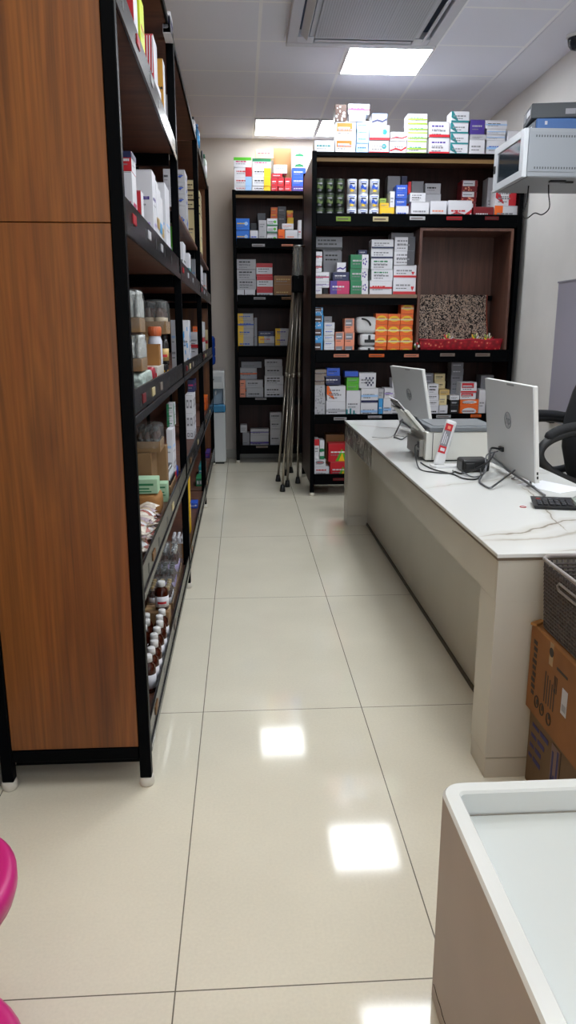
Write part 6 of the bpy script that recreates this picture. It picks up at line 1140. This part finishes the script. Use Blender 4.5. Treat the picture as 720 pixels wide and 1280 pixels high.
m = MB(); m.box(-.174, -.1705, -.13, .15, .01, .08, mat('blue grey end', '#4a5260', .5), .001, T4); m.box(-.1755, -.1742, -.06, -.01, .02, .06, pm('w'), 0, T4); m.box(-.12, -.105, -.1412, -.1402, .05, .07, pm('w'), 0, T4); m.box(.20, .215, -.1412, -.1402, .03, .07, pm('w'), 0, T4); m.build('end_face', t)
T5 = Matrix.Translation((1.96, 4.97, RZ1+.0905)) @ Matrix.Rotation(math.radians(-10), 4, 'Z')
t = thing('recorder_box', 'dark grey recorder lying on the blue boxed device', 'recorder', (1.96, 4.97, RZ1+.09))
MB().box(-.16, .18, -.12, .14, 0, .085, mat('recorder grey', '#3b3f44', .5), .004, T5).build('case', t)
MB().box(-.1625, -.1602, -.08, .02, .03, .062, pm('W'), 0, T5).box(-.1625, -.1602, .05, .11, .02, .07, pm('E'), 0, T5).box(.04, .10, -.1215, -.1202, .02, .05, pm('E'), 0, T5).build('label_plate', t)
soft_box('small_carton', 'orange-red carton at the right end of the rack cabinet top', 2.135, 2.295, 4.83, 4.94, RZ1+.0895, RZ1+.165, mat('orange red carton', '#b1533a', .5), ((.1, .2, .9, .8, 'S'), (.35, .3, .65, .7, 'O')))
t = thing('dome_camera', 'small white dome camera under the ceiling at the right edge', 'camera', (2.25, 5.42, ZC-.08))
MB().lathe([(.060, -.02), (.068, -.015), (.068, 0), (.0, .0)][:3], (2.25, 5.42, ZC-.005), WHITE, 24).build('base_ring', t)
MB().lathe([(.006, -.095), (.035, -.085), (.052, -.062), (.058, -.03), (.058, -.021)], (2.25, 5.42, ZC-.005), mat('dark dome', '#1c222c', .1), 24).build('dome', t)

# ------------------------------------------------------------------ ceiling cassette air conditioner
AW = mat('air conditioner white', '#c9ccd8', .45); AG = mat('grille grey', '#b4b8c4', .5)
AX0, AX1, AY0, AY1, AZ = .325, 1.335, 4.60, 5.60, ZC-.055
t = thing('air_conditioner', 'grey-white ceiling cassette air conditioner above the counter', 'air conditioner', ((AX0+AX1)/2, (AY0+AY1)/2, AZ))
m = MB(); g = .175; s0, s1 = .07, .145
m.box(AX0, AX1, AY0, AY0+s0, AZ, ZC-.001, AW, .004); m.box(AX0, AX1, AY1-s0, AY1, AZ, ZC-.001, AW, .004)
m.box(AX0, AX0+s0, AY0+s0, AY1-s0, AZ, ZC-.001, AW, .004); m.box(AX1-s0, AX1, AY0+s0, AY1-s0, AZ, ZC-.001, AW, .004)
for a in ((AX0+s0, AX0+g, AY0+s0, AY0+g), (AX1-g, AX1-s0, AY0+s0, AY0+g), (AX0+s0, AX0+g, AY1-g, AY1-s0), (AX1-g, AX1-s0, AY1-g, AY1-s0)): m.box(*a, AZ+.002, ZC-.001, AW)
m.build('panel_frame', t)
m = MB(); m.box(AX0+s1, AX1-s1, AY0+s1, AY1-s1, AZ+.008, ZC-.002, AW); m.box(AX0+g, AX1-g, AY0+g, AY1-g, AZ-.006, AZ+.0075, AG, .004)
for k in range(40): x = AX0+g+.02+k*(AX1-AX0-2*g-.04)/39; m.box(x-.003, x+.003, AY0+g+.02, AY1-g-.03, AZ-.0075, AZ-.0062, mat('grille slat', '#a0a4b0', .5))
for q in (.33, .67): x = AX0+g+q*(AX1-AX0-2*g); m.box(x-.005, x+.005, AY0+g+.01, AY1-g-.01, AZ-.0085, AZ-.0062, AG)
m.box((AX0+AX1)/2-.03, (AX0+AX1)/2+.03, AY1-g-.02, AY1-g-.006, AZ-.009, AZ-.0062, AW); m.build('intake_grille', t)
MB().box(AX0+s0+.001, AX1-s0-.001, AY0+s0+.001, AY1-s0-.001, ZC-.010, ZC-.003, mat('duct dark', '#3b4c66', .6)).build('duct', t)
for k, (a, b_, ax) in enumerate((((AX0+.108, AY0+g), (AX0+.108, AY1-g), 'x'), ((AX1-.108, AY0+g), (AX1-.108, AY1-g), 'x'), ((AX0+g, AY0+.108), (AX1-g, AY0+.108), 'y'), ((AX0+g, AY1-.108), (AX1-g, AY1-.108), 'y'))):
    m = MB(); sg = -1 if k in (0, 2) else 1
    if ax == 'x': m.box(-.030, .030, -(AY1-AY0)/2+g+.01, (AY1-AY0)/2-g-.01, -.003, .003, AW, .002, Matrix.Translation((a[0], (AY0+AY1)/2, AZ-.004)) @ Matrix.Rotation(math.radians(-sg*42), 4, 'Y'))
    else: m.box(-(AX1-AX0)/2+g+.01, (AX1-AX0)/2-g-.01, -.030, .030, -.003, .003, AW, .002, Matrix.Translation(((AX0+AX1)/2, a[1], AZ+.006)) @ Matrix.Rotation(math.radians(sg*12), 4, 'X'))
    m.build('louver', t)

# ------------------------------------------------------------------ water dispenser at the aisle end
DW = mat('dispenser white', '#d5d8da', .35); DB = mat('dispenser blue', '#2d7fae', .35)
t = thing('water_dispenser', 'slim white floor standing water dispenser with a blue drip tray', 'water dispenser', (-.33, 8.09, 0))
x0, x1, y0, y1 = -.475, -.187, 7.95, 8.27
m = MB(); m.box(x0, x1, y0, y1, .02, .58, DW, .012); m.box(x0+.004, x1-.004, y0+.15, y1, .581, .80, DW, .004); m.box(x0, x1, y0+.012, y1, .801, .985, DW, .012)
m.box(x0, x0+.014, y0+.03, y0+.16, .575, .805, DW); m.box(x1-.014, x1, y0+.03, y0+.16, .575, .805, DW); m.build('cabinet_body', t)
MB().box(x0+.02, x1-.02, y0+.146, y0+.1495, .60, .80, mat('recess grey blue', '#9fb2c2', .3)).build('recess_back', t)
MB().box(x0-.004, x1+.004, y0-.025, y0+.145, .555, .635, DB, .014).build('drip_tray', t)
MB().box(x0+.03, x1-.03, y0+.0095, y0+.0125, .87, .93, mat('panel pale', '#b9bfc4', .3)).box(x0+.11, x1-.11, y0+.008, y0+.0095, .89, .905, pm('e')).build('display_panel', t)
for q in (.35, .65): MB().tube([(x0+q*.29, y0+.145, .77), (x0+q*.29, y0+.09, .765), (x0+q*.29, y0+.085, .73)], .010, WHITE, 8).build('tap', t)
MB().box(x0+.02, x1-.02, y0+.02, y1-.02, 0, .019, BLACKP).build('base', t)
tag(MB().lathe([(.03, 0), (.035, .03), (.10, .07), (.105, .10), (.105, .14), (.098, .15), (.105, .16), (.105, .23), (.098, .24), (.105, .25), (.105, .33), (.09, .355)], (-.385, 8.10, .986), mat('deep blue bottle', '#23449c', .25), 26).build('water_bottle'), 'deep blue water bottle upturned on the water dispenser', 'bottle')

# ------------------------------------------------------------------ folded aluminium stand leaning in the aisle end
STANDM = mat('dull aluminium', '#9b948a', .3, .9)
t = thing('folding_stand', 'folded aluminium stand with rubber feet wrapped in clear film, beside the wide shelf', 'stand', (.44, 6.85, 0))
top = Vector((.505, 6.86, 1.80))
for i, (fx, fy, hx, hy) in enumerate(((.345, 6.50, -.03, -.02), (.328, 6.97, -.035, .02), (.478, 7.40, .0, .05), (.508, 6.86, .022, .0), (.425, 7.25, -.01, .03), (.40, 6.70, .008, -.03))):
    a, f = top+Vector((hx, hy, 0)), Vector((fx, fy, .045)); md = a.lerp(f, .45)
    l = MB().tube([a, md], .0145, STANDM, 12).tube([md, f], .0115, STANDM, 12); l.lathe([(.0155, -.02), (.0155, .02)], md, CHROME, 12); l = l.build('leg', t)
    d = (f-a).normalized()
    MB().lathe([(.024, 0), (.026, .006), (.022, .03), (.017, .062)], (fx, fy, 0), BLACKP, 14).build('rubber_foot', l)
MB().box(.448, .552, 6.79, 6.93, 1.725, 1.872, BLACK, .012).build('collar', t)
m = MB(); m.tube([(.485, 6.85, 1.85), (.482, 6.85, 2.10)], .012, CHROME, 12); m.tube([(.525, 6.86, 1.85), (.528, 6.86, 2.115)], .012, CHROME, 12); m.tube([(.478, 6.855, 2.115), (.565, 6.855, 2.115)], .010, STEEL, 10); m.build('head_rod', t)
vs = []; fs = []; n = 16
for i in range(15):
    z = 1.845+.02*i; rx = .062-.0012*i
    for k in range(n): a = 2*math.pi*k/n; q = 1+.14*RNG.random(); vs.append((.502+rx*.85*q*math.cos(a), 6.855+rx*q*math.sin(a), z))
for i in range(14):
    for k in range(n): fs.append((i*n+k, i*n+(k+1) % n, (i+1)*n+(k+1) % n, (i+1)*n+k))
MB().raw(vs, fs, mat('clear film', '#dfe3e3', .1, alpha=.22, bump=.8, bscale=40), True).build('plastic_sleeve', t)

# ------------------------------------------------------------------ cartons and basket against the counter end
C1 = mat('tan carton', '#855526', .75, noise=.12, nscale=12); C2 = mat('brown carton', '#6d553b', .75, noise=.12, nscale=12); INK = mat('carton ink', '#352b22', .7); INKB = mat('blue ink', '#2a2a63', .6); TAPE = mat('clear tape', '#a98a63', .25)
t = thing('cardboard_carton', 'lower brown cardboard carton with blue letters on the floor by the counter end', 'carton', (1.08, 1.83, 0))
MB().box(.888, 1.30, 1.62, 2.074, 0, .262, C2, .003).build('carton_body', t)
m = MB(); X = .8872
def strokes(m, X, y, z, ls, h, ink):                     # a line of bold print too worn to read
    for k, l in enumerate(ls): m.box(X-.0003, X+.0003, y-l, y, z, z+h*(.8+.2*(k % 2)), ink); y -= l+.010
for i, ls in enumerate(((.05, .06), (.04, .05), (.03, .045), (.025, .055))): strokes(m, X, 2.045+.004*i, .205-.036*i, ls, .015, INKB)
m.box(X-.0002, X+.0002, 1.845, 1.90, .03, .232, mat('mauve patch', '#77605c', .7)); [m.box(X-.0006, X-.0003, 1.85+.016*k, 1.861+.016*k, z0_, z1_, INKB) for k, (z0_, z1_) in enumerate(((.05, .225), (.045, .14), (.06, .21)))]; m.box(X-.0006, X-.0003, 1.861, 1.893, .115, .13, INKB)
m.box(X-.0002, X+.0002, 1.835, 1.838, .02, .235, INK)
m.lathe([(.03, 0), (.03, .0006)], (0, 0, 0), mat('pale stamp', '#a99f93', .6), 18, False, Matrix.Translation((X, 1.76, .10)) @ Matrix.Rotation(math.pi/2, 4, 'Y')); m.build('print', t)
t = thing('cardboard_carton', 'upper tan cardboard carton with printed marks under the grey basket', 'carton', (1.08, 1.80, .263))
MB().box(.868, 1.30, 1.60, 2.068, .263, .540, C1, .004).build('carton_body', t)
m = MB(); X = .8674
[m.box(X-.0003, X+.0003, 2.012-.003*(k % 2), 2.032+.003*(k % 3), .325+.020*k, .338+.020*k, INK) for k in range(9)]; m.box(X-.0002, X+.0002, 1.90, 1.925, .47, .538, TAPE)
m.lathe([(.014, 0), (.014, .0006)], (0, 0, 0), INK, 14, False, Matrix.Translation((X-.0006, 1.912, .51)) @ Matrix.Rotation(math.pi/2, 4, 'Y'))
for i in range(5): m.box(X-.0002, X+.0002, 1.935-.016*i, 1.941-.016*i, .345, .44-.006*i, INK)
for i in range(3): m.box(X-.0002, X+.0002, 1.86+.008*i, 1.864+.008*i, .405, .455, INK)
for i, y in enumerate((1.985, 1.945, 1.895)):
    m.tube([(X-.0005, y+.014*math.cos(k*.4488), .318-.004*i+.018*math.sin(k*.4488)) for k in range(14)], .002, INK, 5, True); m.box(X-.0003, X+.0002, y-.006, y+.004, .31, .326, INK)
m.box(X-.0003, X+.0002, 1.79, 1.825, .37, .445, pm('w')); m.box(X-.0005, X-.0003, 1.795, 1.82, .38, .40, pm('E')); m.box(X-.0002, X+.0002, 1.80, 1.87, .478, .486, INK)
m.build('print', t)
MB().prism([(.855, 2.045), (.868, 2.03), (.905, 2.055), (.895, 2.07)], .5405, .548, CARD).build('loose_flap', t)
# woven plastic basket: an openwork of strips on four flaring sides
BK = mat('grey brown plastic', '#4a4240', .5); t = thing('storage_basket', 'grey-brown woven plastic basket on top of the cardboard cartons', 'basket', (1.08, 1.84, .541))
z0, z1 = .5415, .752
def bring(z):
    f = (z-z0)/(z1-z0); e = .012*f; return (.884-e, 1.29+e, 1.66-e, 2.044+e)
def loopz(z, rc=.04, n=5):
    a, b_, c, d = bring(z); P = []
    for cx, cy, st in ((b_-rc, d-rc, 0), (a+rc, d-rc, 1), (a+rc, c+rc, 2), (b_-rc, c+rc, 3)):
        for k in range(n+1): q = math.pi/2*(st+k/n); P.append((cx+rc*math.cos(q), cy+rc*math.sin(q), z))
    return P
m = MB(); nrow = 17
for i in range(nrow):
    z = z0+.006+(z1-z0-.03)*i/(nrow-1); m.tube(loopz(z), .0042, BK, 5, True)
a0, a1 = loopz(z0+.004, n=24), loopz(z1-.012, n=24)
def along(P, s):
    L = [0]
    for i in range(len(P)): L.append(L[-1]+(Vector(P[(i+1) % len(P)])-Vector(P[i])).length)
    s = s % 1*L[-1]
    for i in range(len(P)):
        if L[i+1] >= s: f = (s-L[i])/max(L[i+1]-L[i], 1e-9); return Vector(P[i]).lerp(Vector(P[(i+1) % len(P)]), f)
for k in range(96):
    s = k/96; pts = []
    for j in range(7):
        f = j/6; p = along(a0, s).lerp(along(a1, s), f); pts.append(p)
    m.tube(pts, .0036, BK, 5)
m.build('woven_side', t)
MB().box(.89, 1.285, 1.665, 2.04, z0, z0+.005, BK).build('bottom', t)
RIM = mat('basket rim', '#8a8380', .4)
MB().tube(loopz(z1), .0065, RIM, 8, True).build('rim', t)
h = MB(); hx = bring(z1-.045)[0]-.004
h.tube([(hx, 1.80, z1-.035), (hx, 1.91, z1-.035), (hx-.0005, 1.92, z1-.045), (hx, 1.91, z1-.055), (hx, 1.80, z1-.055), (hx-.0005, 1.79, z1-.045)], .004, RIM, 6, True); h.build('hand_grip', t)

# ------------------------------------------------------------------ near white desk with a raised rim
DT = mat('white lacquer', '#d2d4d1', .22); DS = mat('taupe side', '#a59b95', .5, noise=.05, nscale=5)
t = thing('display_desk', 'low white desk with a rounded raised rim in the right foreground', 'desk', (.95, .45, 0))
def rrect(x0, x1, y0, y1, r, n=8):
    P = []
    for cx, cy, st in ((x1-r, y1-r, 0), (x0+r, y1-r, 1), (x0+r, y0+r, 2), (x1-r, y0+r, 3)):
        for k in range(n+1): q = math.pi/2*(st+k/n); P.append((cx+r*math.cos(q), cy+r*math.sin(q)))
    return P
HX0, HX1, HY0, HY1, HZ = .386, 1.55, -.35, 1.322, .505
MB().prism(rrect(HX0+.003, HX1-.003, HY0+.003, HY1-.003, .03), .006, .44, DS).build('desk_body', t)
MB().prism(rrect(HX0+.012, HX1-.012, HY0+.012, HY1-.012, .03), 0, .0055, mat('desk foot', '#5c554f', .6)).build('foot_plinth', t)
def band(r0, z_out, m_):
    o = rrect(HX0, HX1, HY0, HY1, .045); i_ = rrect(HX0+.036, HX1-.036, HY0+.036, HY1-.036, .012)
    n = len(o); o2 = rrect(HX0+.005, HX1-.005, HY0+.005, HY1-.005, .041); i2 = rrect(HX0+.032, HX1-.032, HY0+.032, HY1-.032, .014)
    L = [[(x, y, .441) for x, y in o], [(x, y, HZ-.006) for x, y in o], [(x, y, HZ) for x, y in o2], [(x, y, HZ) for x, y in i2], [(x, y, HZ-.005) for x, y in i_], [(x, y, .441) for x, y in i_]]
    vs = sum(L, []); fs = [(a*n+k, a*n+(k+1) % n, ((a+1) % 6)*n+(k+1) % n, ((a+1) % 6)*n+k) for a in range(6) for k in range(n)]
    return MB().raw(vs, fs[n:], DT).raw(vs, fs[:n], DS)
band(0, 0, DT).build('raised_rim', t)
MB().box(HX0+.037, HX1-.037, HY0+.037, HY1-.037, .4405, .452, mat('desk top white', '#c3c7c4', .3), .001).build('desk_top', t)
MB().tube([(HX0+.05+.01*k, HY1-.0385, .4525) for k in range(106)], .0016, mat('rim base line', '#8a867d', .8), 5).build('rim_base_line', t)  # thin darker line along the foot of the far rim
MB().tube([(HX0+.0025+.0002*math.sin(k*3), HY1-.04-.012*k, .045+.002*math.sin(k*1.7)) for k in range(60)], .0008, mat('crack line', '#4a423d', .8), 4).build('crack', t)

# ------------------------------------------------------------------ pink stools at the left edge
PK = mat('magenta plastic', '#b8186f', .38)
def stool(label, cx, cy):
    t = thing('plastic_stool', label, 'stool', (cx, cy, 0), 'magenta plastic stools')
    MB().lathe([(.10, .425), (.145, .432), (.165, .437), (.178, .434), (.186, .424), (.186, .405), (.180, .385), (.176, .385), (.176, .40), (.165, .42), (.10, .418)], (cx, cy, 0), PK, 48).lathe([(.001, .421), (.101, .421), (.101, .426), (.001, .428)], (cx, cy, 0), PK, 32).build('seat', t)
    MB().lathe([(.172, .386), (.176, .384), (.150, .33), (.112, .22), (.104, .14), (.118, .02), (.122, 0), (.10, 0), (.09, .14), (.10, .22), (.14, .33), (.168, .384)], (cx, cy, 0), PK, 40).build('pedestal', t)
stool('magenta plastic stool at the left edge, the farther of the two', -.612, 1.17)
stool('magenta plastic stool at the bottom left corner, nearest the camera', -.488, .79)
